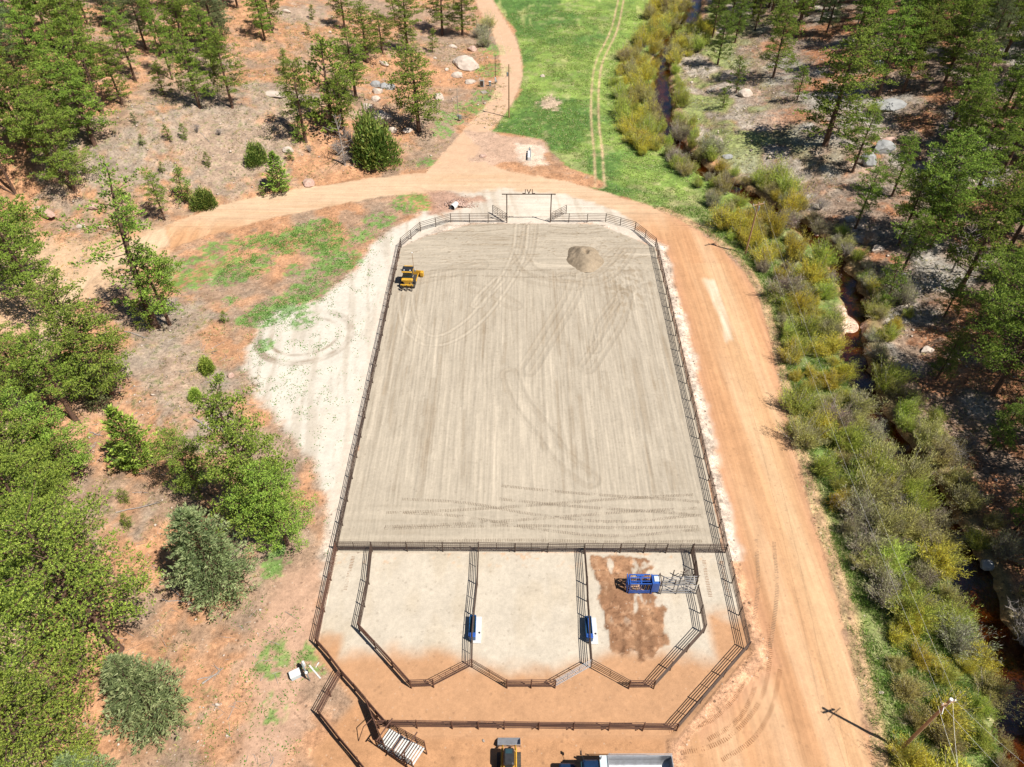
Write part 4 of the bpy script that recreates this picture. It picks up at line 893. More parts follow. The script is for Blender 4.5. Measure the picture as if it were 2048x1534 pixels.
def make_bush(seed, rx=1.0, hz=1.0, stems=90, nl=5200, blade=(0.26, 0.055), up=0.7, lobes=5, blades_up=0.5):
    """dome of fine upward twigs"""
    r = np.random.RandomState(seed); T = TRI(seed+1); tr = MB()
    L = [(r.uniform(-.42, .42)*rx, r.uniform(-.42, .42)*rx, r.uniform(.55, .85), r.uniform(.75, 1.0)) for _ in range(lobes)]
    L[0] = (0, 0, 0.9, 1.0)
    for i in range(stems):
        lx, ly, lr, lh = L[i % lobes]; a = r.uniform(0, 6.28); q = math.sqrt(r.rand()); tip = (lx+math.cos(a)*q*lr*rx*0.72, ly+math.sin(a)*q*lr*rx*0.72, hz*lh*math.sqrt(max(0.05, 1-q*q*0.75))*r.uniform(.85, 1.04))
        tr.tube((lx*0.35, ly*0.35, -0.1), tip, 0.022, 0.005, 3, cap=False)
    for k, (lx, ly, lr, lh) in enumerate(L):
        n = nl//lobes; u = unit(r.normal(size=(n, 3))); u[:, 2] = np.abs(u[:, 2]); az_ = np.arctan2(u[:, 1], u[:, 0]); rad = r.uniform(0.40, 1.0, n)**0.6*(1+0.13*np.sin(az_*3+k)*np.sin(u[:, 2]*7+k*2)+0.09*np.sin(az_*7+2*k)+(r.rand(n) < .07)*r.uniform(0, .28, n))
        c = np.stack([lx+u[:, 0]*rad*lr*rx*0.8, ly+u[:, 1]*rad*lr*rx*0.8, u[:, 2]*rad*hz*lh*0.92+0.05], 1)
        dd = unit(u*0.9+np.array([0, 0, blades_up])+r.normal(size=(n, 3))*0.42)
        T.blades(c, dd, r.uniform(.5, 1.1, n)*blade[0], blade[1], np.clip(0.42+rad*0.15+r.normal(size=n)*0.24, 0, 1), (rad > .9)*(r.rand(n) < .6)*1.0)
    return tr, T
def make_bare(seed, H=2.2, rx=1.3, n=60):
    r = random.Random(seed); tr = MB()
    for i in range(n):
        a = r.uniform(0, 6.28); q = r.uniform(.2, 1); p = Vector((0, 0, 0)); m = Vector((math.cos(a)*rx*q*.45, math.sin(a)*rx*q*.45, H*.5*r.uniform(.7, 1.1))); e = Vector((math.cos(a+r.uniform(-.4, .4))*rx*q, math.sin(a)*rx*q, H*math.sqrt(1-q*q*.7)*r.uniform(.8, 1)))
        tr.tube(p, m, .03, .018, 3, cap=False); tr.tube(m, e, .018, .006, 3, cap=False)
        for k in range(3): f = m.lerp(e, r.uniform(.2, .9)); tr.tube(f, f+Vector((r.uniform(-.4, .4), r.uniform(-.4, .4), r.uniform(.1, .4))), .01, .004, 3, cap=False)
    return tr

PROTO = {}
def proto(key, name, fn, crown_name, mat, trunk_name='trunk', tmat=None, **kw):
    tr, T = fn(**kw)
    root = bpy.data.objects.new(name, None); root.empty_display_size = .3
    a = tr.build(trunk_name, tmat or M_BARK, root); PROTO[key] = (root, a, T.build(crown_name, mat, root) if T else None)
for i in range(5): proto('P%d' % i, 'pine_tree', make_pine, 'crown', M_PINE, seed=100+i*7, H=15, cr=3.1+0.25*(i % 3), base=(0.30, 0.22, 0.38, 0.16, 0.33)[i], nb=(54, 60, 46, 68, 50)[i])
tr, _ = make_pine(seed=951, H=9, cr=2.4, base=.2, nb=34); root = bpy.data.objects.new('dead_tree', None); PROTO['D0'] = (root, tr.build('trunk', M_DEADW, root), None)
proto('O0', 'pine_tree', make_pine, 'crown', M_PINE, seed=311, H=18, cr=3.3, base=0.14, nb=40, dens=0.85, gap=0.7)
proto('W0', 'pine_tree', make_pine, 'crown', M_PINE, seed=411, H=14, cr=5.0, base=0.28, nb=86, dens=0.85, fine=1.5, per=11)
proto('W1', 'pine_tree', make_pine, 'crown', M_PINE, seed=433, H=13, cr=4.0, base=0.14, nb=84, dens=1.1, fine=1.5, per=11)
proto('N0', 'pine_tree', make_pine, 'crown', M_PINE, seed=455, H=14, cr=3.1, base=0.14, nb=100, dens=1.15, fine=1.5, per=11)
proto('Y0', 'young_pine', make_fir, 'crown', M_PINE, seed=501, H=7, cr=2.1, nb=90, drop=0.15, blade=(.34, .12), n_per=40, round_=.75)
proto('Y1', 'young_pine', make_pine, 'crown', M_PINE, seed=521, H=7, cr=1.9, base=0.08, nb=34, dens=0.9)
proto('F0', 'fir_tree', make_fir, 'crown', M_FIR, seed=601, H=10, cr=3.3, nb=170, n_per=80, blade=(.30, .085), round_=.62)
proto('F1', 'fir_tree', make_fir, 'crown', M_FIR, seed=611, H=11, cr=3.0, nb=160, n_per=75, blade=(.32, .09), round_=.75)
proto('J0', 'juniper_tree', make_bush, 'crown', M_JUN, seed=701, rx=1.0, hz=2.1, stems=30, nl=6500, blade=(.17, .06), lobes=4, blades_up=.9)
def make_willow(seed, nst=120, per=62, blade=(.26, .022), open_=1.0):
    r = np.random.RandomState(seed); T = TRI(seed+1); tr = MB()
    skew = r.normal(size=2)*0.22
    for i in range(nst):
        az = r.uniform(0, 6.28); q = r.rand()**0.6; lean = q*1.02*open_; Ls = (1.12-0.28*q)*r.choice([r.uniform(.45, .8), r.uniform(.7, 1.1), r.uniform(.9, 1.45)])*(1+0.22*math.sin(az*2+seed)); b0 = np.array([r.normal()*.13, r.normal()*.13, -.05])
        d = np.array([math.cos(az)*math.sin(lean)+skew[0]*.5, math.sin(az)*math.sin(lean)+skew[1]*.5, math.cos(lean)*0.95]); m = b0+d*Ls*.55; e = b0+d*Ls+np.array([0, 0, .10])
        tr.tube(tuple(b0), tuple(m), .02, .014, 3, cap=False); tr.tube(tuple(m), tuple(e), .014, .005, 3, cap=False)
        f = r.uniform(.38, 1.04, per); c = b0+(e-b0)*f[:, None]+r.normal(size=(per, 3))*.055*(0.6+f[:, None]); dd = unit(unit(d)*0.9+r.normal(size=(per, 3))*.55+np.array([0, 0, .25]))
        T.blades(c, dd, r.uniform(.4, 1, per)*blade[0]*.62, blade[1]*.9, np.clip(.35+f*.28+r.normal(size=per)*.2+r.normal()*.14, 0, 1), ((f > .8)*(r.rand(per) < .5))*1.0)
    return tr, T
for i in range(5): proto('S%d' % i, 'willow_shrub', make_willow, 'foliage', M_WIL[i], 'stems', M_DEADW, seed=801+i*5, nst=(120, 130, 110, 125, 100)[i], per=(75, 80, 55, 70, 60)[i], open_=(1.05, .95, 1.1, 1.15, .9)[i])
tr = make_bare(901); root = bpy.data.objects.new('bare_shrub', None); PROTO['B0'] = (root, tr.build('branches', M_DEADW, root), None)
for k, (root, a, c) in PROTO.items():
    for ob in (a, c):
        if ob: COL.objects.unlink(ob)
def plant(key, loc, s, rz, label, cat, group=None, mat=None, sz=None):
    root, a, c = PROTO[key]
    t = root.copy(); COL.objects.link(t); t.location = loc; t.scale = (s, s, sz or s); t.rotation_euler = (0, 0, rz); tag(t, label, cat, group)
    for ob in (a, c):
        if ob:
            k = ob.copy(); COL.objects.link(k); k.parent = t
            if mat and ob is c: k.material_slots[0].link = 'OBJECT'; k.material_slots[0].material = mat
    return t
HEI = {'N': 14, 'D': 9, 'P': 15, 'O': 18, 'W': 13.5, 'Y': 7, 'F': 10.5, 'J': 2.1}
def hfor(base, top_px, top_py):               # the height whose top shows nearest to a pixel
    b = (1e9, 8)
    for i in range(10, 130):
        h = i*0.2; q = proj(base.x, base.y, base.z+h); d = (q[0]-top_px)**2+(q[1]-top_py)**2
        if d < b[0]: b = (d, h)
    return b[1]
rt = random.Random(77)
planted = []
def tree(key, bx, by, tx, ty, label, cat=None, mat=None, wide=1.0):
    p = at(bx, by); h = hfor(p, tx, ty); h = max(0.8, min(h, 23)); hz = {'W0': 14, 'W1': 13, 'F0': 10, 'F1': 11}.get(key, HEI[key[0]]); sz = h/hz
    s = sz*wide; planted.append((p.x, p.y))
    t = plant(key, p-Vector((0, 0, .1)), s, rt.uniform(0, 6.28), label, cat or {'Y': 'young pine', 'F': 'fir tree', 'J': 'juniper'}.get(key[0], 'pine tree'), None, mat, sz)
    return t
T_ = tree
# near left
T_('N0', 545, 1065, 488, 795, 'tall dense ponderosa pine at the edge of the white gravel yard', wide=.95)
T_('W1', 575, 1090, 545, 920, 'broad lower pine crowding the foot of the tall gravel-yard pine', wide=.9)
T_('W1', 400, 985, 365, 850, 'middle-sized round-topped pine just left of the tall gravel-yard pine', wide=.9)
T_('Y0', 283, 930, 243, 800, 'bright pointed cone-shaped young pine on the bare slope at the left', wide=1.15)
T_('J0', 250, 935, 240, 905, 'dark low juniper at the foot of the pointed young pine', wide=.9)
T_('F0', 445, 1180, 385, 1010, 'broad grey-green fir nearest the lower left fence corner', wide=1.1)
T_('F1', 325, 1440, 250, 1290, 'round grey-green fir at the lower left, below the broad fir', wide=1.25)
T_('F0', 205, 1590, 150, 1480, 'pale grey-green fir cut off by the bottom edge at the lower left')
T_('W0', 240, 1300, 110, 1010, 'huge spreading ponderosa pine in the middle of the lower left corner')
T_('W1', 120, 1120, 20, 880, 'spreading bright pine at the left edge, above the huge spreading pine')
T_('W0', 130, 1540, 20, 1270, 'huge bright pine in the bottom left corner of the picture')
T_('N0', 110, 1010, 20, 770, 'dense bright pine at the left edge, level with the pointed young pine', wide=1.1)
T_('N0', 150, 960, 70, 760, 'bright pine right of the dense one at the left edge', wide=1.1)
T_('N0', 30, 1240, -60, 960, 'pine half outside the left edge beside the huge spreading pine', wide=1.2)
T_('W1', 30, 1500, -80, 1220, 'pine half outside the left edge in the bottom corner')
T_('N0', 225, 790, 160, 560, 'dense dark-based pine on the slope left of the grey litter patch', wide=1.25)
T_('O0', 312, 655, 235, 318, 'very tall open-crowned pine standing beside the bend of the far road, left', wide=1.25)
T_('P1', 340, 650, 300, 470, 'shorter bushy pine close against the very tall open pine')
T_('Y1', 300, 660, 285, 600, 'small pine at the foot of the very tall open pine')
T_('P2', 110, 650, 30, 420, 'tall bright pine at the left edge beside the pale track', wide=1.1)
T_('O0', 145, 700, 75, 560, 'sparse thin pine leaning over the pale track at the left')
T_('N0', 70, 800, 10, 640, 'bright bushy pine at the left edge below the pale track', wide=1.2)
T_('P2', 150, 840, 90, 640, 'pine with a bare dark trunk beside the pale track at the left')
T_('Y1', 185, 800, 160, 700, 'small loose pine right of the pine with the bare dark trunk')
T_('Y1', 215, 820, 200, 740, 'small grey-green pine on the bare slope above the pointed young pine', mat=M_FIR)
T_('Y1', 258, 1055, 245, 1030, 'tiny pine seedling beside a fallen stick on the left slope')
T_('Y1', 255, 1005, 250, 985, 'tiny round green bush below the pointed young pine')
T_('J0', 418, 742, 415, 708, 'small round young pine beside the grey litter patch', mat=M_PINE)
T_('J0', 393, 798, 390, 772, 'smaller round young pine below the one by the grey litter patch', mat=M_PINE)
T_('Y1', 450, 645, 445, 625, 'small green sapling at the lower edge of the swale')
# around the far road
T_('Y1', 262, 455, 240, 380, 'slim pine behind the very tall open pine, at the far road')
T_('P4', 330, 440, 300, 345, 'loose grey-green pine at the outer edge of the far road bend')
T_('Y1', 370, 405, 355, 335, 'slim young pine on the bank above the far road')
T_('J0', 412, 413, 410, 366, 'very round dark juniper at the edge of the far road', wide=1.25)
T_('Y1', 380, 405, 375, 372, 'small loose pine touching the round dark juniper')
T_('J0', 515, 327, 513, 275, 'upright green juniper at the top of the orange cut bank')
T_('Y0', 562, 384, 556, 300, 'yellow-green cone-shaped pine on the cut bank above the far road', wide=1.3)
T_('Y1', 527, 392, 525, 368, 'low green bush left of the yellow-green cone-shaped pine')
T_('Y1', 418, 335, 414, 305, 'tiny sapling on the gravelly slope above the cut bank')
T_('Y1', 325, 345, 322, 322, 'tiny sapling left of the other on the gravelly slope')
T_('Y1', 340, 280, 338, 245, 'left bush of the pair on the open slope'); T_('Y1', 372, 282, 368, 245, 'right bush of the pair on the open slope')
T_('Y1', 272, 247, 270, 228, 'lone grey bush above the pair on the open slope', mat=M_FIR); T_('Y1', 285, 290, 283, 275, 'tiny bush left of the pair on the open slope')
T_('Y1', 582, 318, 580, 300, 'low wide bush behind the yellow-green cone-shaped pine', wide=1.4)
T_('J0', 748, 328, 745, 212, 'big dark green juniper above the road junction', wide=.95)
T_('P3', 838, 262, 826, 95, 'wide dark pine standing among the boulders above the junction', wide=1.5)
T_('Y1', 668, 265, 650, 90, 'tall slim pine left of the boulders', wide=1.1); T_('P2', 612, 285, 585, 125, 'tall thin pine with a clear trunk on the left slope', wide=1.15); T_('Y1', 600, 285, 590, 235, 'bushy low pine under the thin clear-trunked pine', wide=1.3)
T_('P4', 690, 275, 665, 150, 'ragged olive pine just left of the big dark juniper', wide=1.25)
T_('Y1', 570, 150, 565, 100, 'slim sapling pine on the open slope right of the upper left forest'); T_('Y1', 600, 175, 590, 140, 'short pine on the open orange slope left of the boulders'); T_('Y1', 618, 70, 615, 45, 'tiny pine high on the open orange slope')
T_('P1', 712, 195, 690, 60, 'dark pine above the thin pines, on the orange slope', wide=1.4); T_('P3', 735, 125, 715, 10, 'dark pine near the top edge, right of the orange slope', wide=1.4)
T_('P1', 765, 105, 752, 20, 'smaller dark pine right beside the dark pine near the top edge', wide=1.4); T_('P3', 815, 100, 800, -20, 'dark pine at the top edge above the wide boulder pine', wide=1.4); T_('Y1', 865, 105, 860, 60, 'short pine between the dark pines at the top edge')
T_('P1', 885, 70, 880, -40, 'tall dark pine at the top edge near the far road', wide=1.5); T_('P3', 925, 70, 925, -30, 'dark pine at the top edge right beside the far road', wide=1.5); T_('P1', 690, 60, 675, -40, 'pine at the top edge left of the dark group', wide=1.3)
T_('Y1', 790, 40, 788, -20, 'thin pine at the top edge between the dark pines'); T_('Y1', 625, 40, 620, 10, 'sapling at the top edge on the orange slope')
for k, (x, y, tx, ty, key, w, lab) in enumerate([
    (465, 215, 430, 60, 'P1', 1.1, 'dark-trunked pine at the lower right edge of the upper left forest'), (400, 215, 365, 60, 'P3', 1.2, 'broad dark pine left of the dark-trunked edge pine'), (430, 150, 400, 10, 'P3', 1.1, 'dense pine behind the dark-trunked edge pine'),
    (328, 190, 315, 120, 'Y1', 1, 'small pine at the front edge of the upper left forest'), (345, 160, 320, 20, 'P2', .8, 'tall pine showing a long bare trunk in the upper left forest'), (322, 115, 305, -10, 'P2', .8, 'slim bare-trunked pine behind the long-trunked one'),
    (245, 210, 220, 80, 'P3', 1.1, 'bright dense pine at the front of the upper left forest'), (190, 290, 140, 100, 'P3', 1.35, 'biggest bright pine of the upper left forest, by the open slope'), (150, 380, 60, 190, 'W1', 1.0, 'large grey-green pine at the bottom of the upper left forest'),
    (110, 340, 20, 130, 'P4', 1.2, 'tall pine left of the large grey-green pine'), (60, 300, 0, 120, 'P1', 1.1, 'pine at the left edge of the upper left forest'), (30, 385, -40, 200, 'P2', .9, 'leaning bare-trunked pine at the left edge above the pale track'),
    (530, 80, 505, -30, 'P3', 1.1, 'dense pine at the top edge right of the upper left forest'), (545, 65, 540, -60, 'P1', 1.1, 'pine at the top edge beside the pale boulder on the slope')]):
    T_(key, x, y, tx, ty, lab, wide=w, mat=None)
# right side, hand placed
for x, y, tx, ty, key, w, lab in [
    (1650, 290, 1700, 60, 'P3', 1.45, 'largest bright pine of the right bank, in front of the grey slab'), (1546, 155, 1560, 0, 'W1', .95, 'bright pine with an orange trunk near the top of the right bank'), (1594, 200, 1602, 130, 'Y1', 1, 'thin young pine left of the largest right-bank pine'),
    (1805, 185, 1850, 10, 'P1', 1.15, 'leaning dark-trunked pine above the grey slab'), (1840, 480, 1880, 255, 'W1', 1.15, 'wide spreading pine below the boulders of the right bank'), (1797, 490, 1830, 330, 'P2', 1.0, 'slim pine left under the wide spreading right-bank pine'),
    (1860, 495, 1900, 330, 'P4', 1.0, 'slim pine right under the wide spreading right-bank pine'), (1985, 790, 2050, 480, 'W0', .95, 'large pine with an orange leaning trunk at the right edge'), (1975, 660, 2030, 480, 'W1', 1.1, 'broad pine at the right edge above the leaning-trunk pine'),
    (1472, 185, 1475, 115, 'Y1', 1.0, 'small dark pine on the gravel across the creek'), (1446, 215, 1450, 175, 'Y1', 1.1, 'low pine beside the angular pale boulder across the creek'), (1435, 130, 1430, 20, 'P3', 1.1, 'dark pine on the far creek bank near the top'), (1425, 75, 1425, -30, 'P1', 1.1, 'dark pine leaning over the creek at the top edge'), (1470, 85, 1475, -20, 'P3', 1.1, 'dense dark pine at the top edge right of the creek'), (1510, 60, 1520, -40, 'P1', 1.0, 'pine at the top edge above the gravel bar'), (1550, 70, 1560, -40, 'P2', 1.0, 'slim pine at the top edge above the orange-trunk pine'),
    (2030, 1060, 2090, 960, 'P1', .9, 'dark pine in shade at the right edge beside the creek'), (1905, 300, 1950, 140, 'P3', 1.2, 'dense pine between the grey slab and the white boulder'), (2010, 470, 2070, 280, 'P3', 1.2, 'pine at the right edge below the white boulder')]:
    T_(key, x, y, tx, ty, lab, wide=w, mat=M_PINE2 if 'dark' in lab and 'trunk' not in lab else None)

for x, y, tx, ty, lab in [(1712, 60, 1735, -30, 'grey dead snag with bare limbs at the top of the right bank'), (690, 330, 672, 230, 'leaning dead snag left of the big dark juniper'), (1960, 255, 2005, 160, 'grey dead snag in the right edge forest'), (85, 300, 55, 210, 'bare dead snag in the upper left forest'), (1905, 540, 1935, 440, 'dead snag under the right bank pines')]:
    T_('D0', x, y, tx, ty, lab, cat='dead tree')
# dense stands: filled in evenly inside outlines
def stand(poly_px, spacing, keys, region, seed, hr=(11, 17), mats=(None,), wide=(.9, 1.25), mind=3.4, world=None):
    poly = world or A2(poly_px); r = random.Random(seed); xs = [p[0] for p in poly]; ys = [p[1] for p in poly]; out = []; tries = 0
    area = (max(xs)-min(xs))*(max(ys)-min(ys)); N_ = int(area/spacing**2*6)
    for _ in range(N_):
        x, y = r.uniform(min(xs), max(xs)), r.uniform(min(ys), max(ys))
        if not inside(np.array([x]), np.array([y]), poly)[0]: continue
        if any((x-a)**2+(y-b)**2 < spacing**2 for a, b in [o[:2] for o in out]) or any((x-a)**2+(y-b)**2 < mind**2 for a, b in planted): continue
        out.append((x, y))
    out.sort(key=lambda p: -p[1])
    rows = {}
    for x, y in out:
        px, py = proj(x, y, gz(x, y)); rows.setdefault(int(py//70), []).append((px, x, y))
    ks = sorted(rows)
    for ri, k_ in enumerate(ks):
        row = sorted(rows[k_])
        for ci, (px, x, y) in enumerate(row):
            key = r.choice(keys); h = r.uniform(*hr); hz = {'W0': 14, 'W1': 13, 'F0': 10, 'F1': 11}.get(key, HEI[key[0]]); sz = h/hz; w = r.uniform(*wide); mi = r.randrange(len(mats)); m = mats[mi]
            look = ('tall ' if h > sum(hr)/2 else 'short ')+({None: 'green', 'fir_needles': 'grey-green', 'shaded_pine_needles': 'dark green'}[m.name if m else None])+(' broad' if w > sum(wide)/2 else ' slim')
            lab = '%s pine, %s from left, %s row, %s' % (look, ordw(ci+1), ordw(ri+1), region)
            planted.append((x, y)); plant(key, Vector((x, y, gz(x, y)-.1)), sz*w, r.uniform(0, 6.28), lab, 'pine tree', 'pines of the '+region, m, sz)
PK = ['P0', 'P1', 'P2', 'P3', 'P4', 'P3', 'P1']
stand([(-60,-60),(520,-60),(500,60),(440,120),(330,140),(250,170),(200,240),(120,300),(60,330),(-60,360)], 6.0, PK, 'upper left forest', 3, mats=(None, None, M_FIR), mind=3.6)
stand([(-80,420),(30,410),(60,470),(90,560),(0,660),(-60,720)], 7.0, PK, 'left edge stand', 4, mind=5.0)
stand([(-120,900),(-5,900),(-5,1050),(-5,1200),(-5,1534),(-160,1534)], 5.5, ['P1','P3','W1'], 'lower left stand', 5, hr=(10, 14), wide=(1.1, 1.4), mind=4.2)
stand([(1420,-60),(2150,-60),(2150,210),(2040,240),(1950,215),(1880,160),(1790,100),(1700,90),(1600,70),(1560,50),(1440,60)], 5.3, PK+['P3'], 'upper right forest', 6, mats=(None, None, None, None, M_FIR), mind=3.6, wide=(.95, 1.3))
stand([(1880,250),(2150,210),(2200,560),(2060,620),(1980,500),(1930,400)], 5.6, PK, 'right edge forest', 8, mats=(None,), mind=4.0, wide=(1.0, 1.3))
stand([(1700,140),(1780,120),(1790,230),(1720,240)], 6.5, PK, 'gap behind the big right-bank pine', 9, mind=4)
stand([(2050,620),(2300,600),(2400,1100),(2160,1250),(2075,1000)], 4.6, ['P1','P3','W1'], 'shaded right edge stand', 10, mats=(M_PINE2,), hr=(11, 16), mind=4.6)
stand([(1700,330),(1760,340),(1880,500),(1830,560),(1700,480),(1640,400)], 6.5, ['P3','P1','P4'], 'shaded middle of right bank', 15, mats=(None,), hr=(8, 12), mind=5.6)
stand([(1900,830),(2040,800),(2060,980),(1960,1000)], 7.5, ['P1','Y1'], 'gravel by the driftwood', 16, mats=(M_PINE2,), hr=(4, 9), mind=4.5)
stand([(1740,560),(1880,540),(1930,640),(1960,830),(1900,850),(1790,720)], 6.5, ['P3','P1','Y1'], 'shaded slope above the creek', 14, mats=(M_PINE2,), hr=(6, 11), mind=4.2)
stand([(1900,560),(1960,560),(1965,620),(1900,620)], 6, ['P3'], 'gap above the right-edge pine', 12, mind=3.5)
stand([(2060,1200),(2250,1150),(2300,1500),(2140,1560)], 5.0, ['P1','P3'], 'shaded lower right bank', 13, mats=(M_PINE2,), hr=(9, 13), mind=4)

# willows along the creek
REG = [  # name, polygon px, material weights (yellow, green, grey, olive, plum), spacing m, radius m, seed
 ('far meadow thicket', [(1300,25),(1350,-10),(1385,10),(1372,40),(1330,75),(1305,115),(1305,180),(1320,240),(1322,300),(1290,320),(1262,290),(1240,240),(1225,190),(1250,110),(1290,60)], (5,3,0,3,0), 2.35, (1.8,2.6), 31),
 ('top thicket across the creek', [(1340,80),(1400,50),(1425,75),(1405,100),(1350,130),(1330,110)], (6,1,0,1,0), 2.6, (1.8,2.5), 32),
 ('creek bend below the meadow', [(1345,140),(1365,150),(1380,190),(1360,215),(1345,200)], (0,4,0,1,0), 3.2, (1.8,2.4), 33),
 ('road bend thicket', [(1335,245),(1380,250),(1415,290),(1440,340),(1500,355),(1560,370),(1600,415),(1570,450),(1500,440),(1430,420),(1380,370),(1330,335)], (4,4,1,4,1), 2.4, (1.8,2.7), 34),
 ('upper power pole thicket', [(1420,430),(1500,440),(1600,500),(1665,545),(1650,600),(1590,620),(1540,570),(1500,500),(1440,470)], (5,2,1,2,1), 2.4, (1.7,2.6), 35),
 ('thicket left of the gravel bar', [(1560,600),(1640,580),(1660,640),(1680,700),(1700,760),(1690,800),(1600,780),(1570,720)], (6,5,1,1,0), 2.2, (1.6,2.4), 36),
 ('middle roadside thicket', [(1580,790),(1700,800),(1760,850),(1830,930),(1870,1010),(1820,1020),(1700,1000),(1620,930),(1590,860)], (3,6,3,4,1), 2.15, (1.6,2.5), 37),
 ('lower roadside thicket', [(1660,1000),(1870,1010),(1905,1090),(1925,1160),(1900,1240),(1830,1250),(1760,1200),(1700,1100)], (3,5,4,4,1), 2.1, (1.6,2.5), 38),
 ('lower power pole thicket', [(1770,1240),(1910,1240),(1960,1300),(2000,1400),(2010,1534),(1990,1600),(1830,1600),(1800,1500),(1790,1340)], (4,3,1,5,0), 2.1, (1.6,2.4), 39),
 ('far bank opposite the gravel bar', [(1720,570),(1800,590),(1830,640),(1800,700),(1740,660)], (1,3,2,2,0), 2.6, (1.7,2.4), 40),
 ('far bank of the middle creek', [(1760,760),(1870,830),(1900,880),(1870,930),(1800,860)], (0,3,3,3,0), 2.6, (1.6,2.3), 41),
 ('shaded far bank at the right', [(1900,960),(1960,1050),(1980,1130),(1930,1080),(1895,1010)], (0,2,3,2,0), 2.6, (1.4,2.0), 42)]
GLIMPSE = [at(1700, 612), at(1705, 660), at(1945, 1175), at(1950, 1215), at(2035, 1400), at(2040, 1370), at(1325, 200)]
near_water = lambda x, y: any(math.hypot(x-g.x, y-g.y) < 2.9 for g in GLIMPSE)
WN = ('yellow', 'green', 'grey-brown bare', 'olive', 'plum-coloured')
for name, pl, wts, sp, rr2, sd2 in REG:
    poly = [tuple(at(a, b)[:2]) for a, b in pl]; r = random.Random(sd2); xs = [p[0] for p in poly]; ys = [p[1] for p in poly]; out = []
    for _ in range(5000):
        x, y = r.uniform(min(xs), max(xs)), r.uniform(min(ys), max(ys))
        if not inside(np.array([x]), np.array([y]), poly)[0] or any((x-a)**2+(y-b)**2 < sp**2 for a, b in out) or abs(float(creekd(x, y))) < 1.7 or near_water(x, y): continue
        out.append((x, y))
    out.sort(key=lambda p: -p[1]); cnt = {}
    for x, y in out:
        m = r.choices(range(5), wts)[0]; cnt[m] = cnt.get(m, 0)+1; R_ = r.uniform(rr2[0]*.62, rr2[1]*1.12); shape = 'S%d' % r.randrange(5)
        plant(shape, Vector((x, y, gz(x, y)-.1)), R_, r.uniform(0, 6.28), '%s willow, %s of its colour going down the %s' % (WN[m], ordw(cnt[m]), name), 'shrub', 'willows of the '+name, M_WIL[m], R_*r.uniform(.85, 1.35)).scale.y = R_*r.uniform(.7, 1.15)
r = random.Random(91); n_b = 0; y = 22.0
while y < 112:
    x = float(creekx(y))+r.uniform(1.9, 4.2)
    if near_water(x, y): y += 1.5; continue
    n_b += 1; m = r.choice((1, 2, 2, 3, 3)); R_ = r.uniform(1.1, 2.1)
    plant('S%d' % r.randrange(5), Vector((x, y, gz(x, y)-.1)), R_, r.uniform(0, 6.28), '%s willow, %s along the far waterline from the bottom of the picture' % (WN[m], ordw(n_b)), 'shrub', 'willows along the far waterline', M_WIL[m], R_*1.05); y += r.uniform(1.6, 3.6)
for x, y, s, lab in ((965, 75, 2.8, 'large grey-brown shrub at the inner side of the far road'), (975, 55, 2.4, 'yellowish shrub just above the large one by the far road'), (968, 92, 2.2, 'low dark shrub below the large one by the far road'), (1745,225,1.6,'small green shrub under the largest right-bank pine')):
    p = at(x, y); plant('S3', p, s, rt.uniform(0, 6), lab, 'shrub', None, M_WIL[3 if 'yellow' in lab else 2] if '17' not in str(x)[:2] else M_WIL[1])
for k, (x, y, s, lab) in enumerate([(1795,1030,1.3,'pale bare shrub'), (1710,830,1.0,'pale bare shrub'), (1765,560,1.0,'pale bare shrub'), (2030,1250,1.5,'grey bare shrub'), (1690,515,1.2,'dark bare shrub'), (1730,490,1.3,'dark bare shrub'), (1905,920,1.2,'grey fallen bare shrub'), (1930,900,1.0,'grey fallen bare shrub'), (705,290,1.5,'dead tangled shrub'), (680,310,1.3,'dead tangled shrub'), (735,310,1.2,'dead tangled shrub'), (1950,1010,.9,'small bare shrub'), (1640,420,1.0,'small bare shrub'), (2040,1290,1.3,'grey bare shrub'), (690,330,1.0,'dead tangled shrub'), (395,265,.7,'dead grey shrub'),(440,270,.6,'dead grey shrub'),(620,305,.7,'dead grey shrub')]):
    p = at(x, y); where = ['on the gravel left of the driftwood at the right', 'at the near edge of the middle creek', 'above the willow opposite the gravel bar', 'in the lower right corner across the creek', 'in shade above the dark creek pool', 'in shade right of the dark creek pool', 'left of the driftwood pile', 'on top of the driftwood pile', 'below the ragged olive pine', 'left of the big dark juniper', 'right against the big dark juniper', 'at the right bank of the orange pool', 'behind the willow thicket at the road bend', 'below the other grey one in the lower right', 'lowest beside the big dark juniper', 'right of the pair of bushes', 'farther right of the pair of bushes', 'at the gravelly slope near the cut bank'][k]
    plant('B0', p, s, rt.uniform(0, 6), lab+' '+where, 'bare shrub', 'bare shrubs')

# ------------------------------------------------------------------ rocks, logs, sand pile
def rock_mesh(seed, n=2):
    import bmesh
    bm = bmesh.new(); bmesh.ops.create_icosphere(bm, subdivisions=n, radius=1.0); r = np.random.RandomState(seed)
    P = unit(r.normal(size=(9, 3))); D = r.uniform(.62, .95, 9)
    for v in bm.verts:
        c = np.array(v.co); 
        for p, d in zip(P, D):
            e = c.dot(p)-d
            if e > 0: c = c-p*e*0.92
        v.co = c+r.normal(size=3)*0.025
    me = bpy.data.meshes.new('boulder'); bm.to_mesh(me); bm.free(); return me
RK = [rock_mesh(60+i, 3 if i < 3 else 2) for i in range(6)]
def rock(x, y, size, label, mat, k=0, rz=0.0, cat='boulder', group=None, sink=.35):
    p = at(x, y); me = RK[k % 6]; 
    key = (me.name, mat.name)
    if key not in PROTO: m2 = me.copy(); m2.materials.append(mat); PROTO[key] = m2
    o = bpy.data.objects.new('boulder' if cat == 'boulder' else 'rock', PROTO[key]); COL.objects.link(o); o.scale = size; o.rotation_euler = (0, 0, rz); o.location = p+Vector((0, 0, size[2]*(1-sink*2)*.5)); tag(o, label, cat, group)
    return o
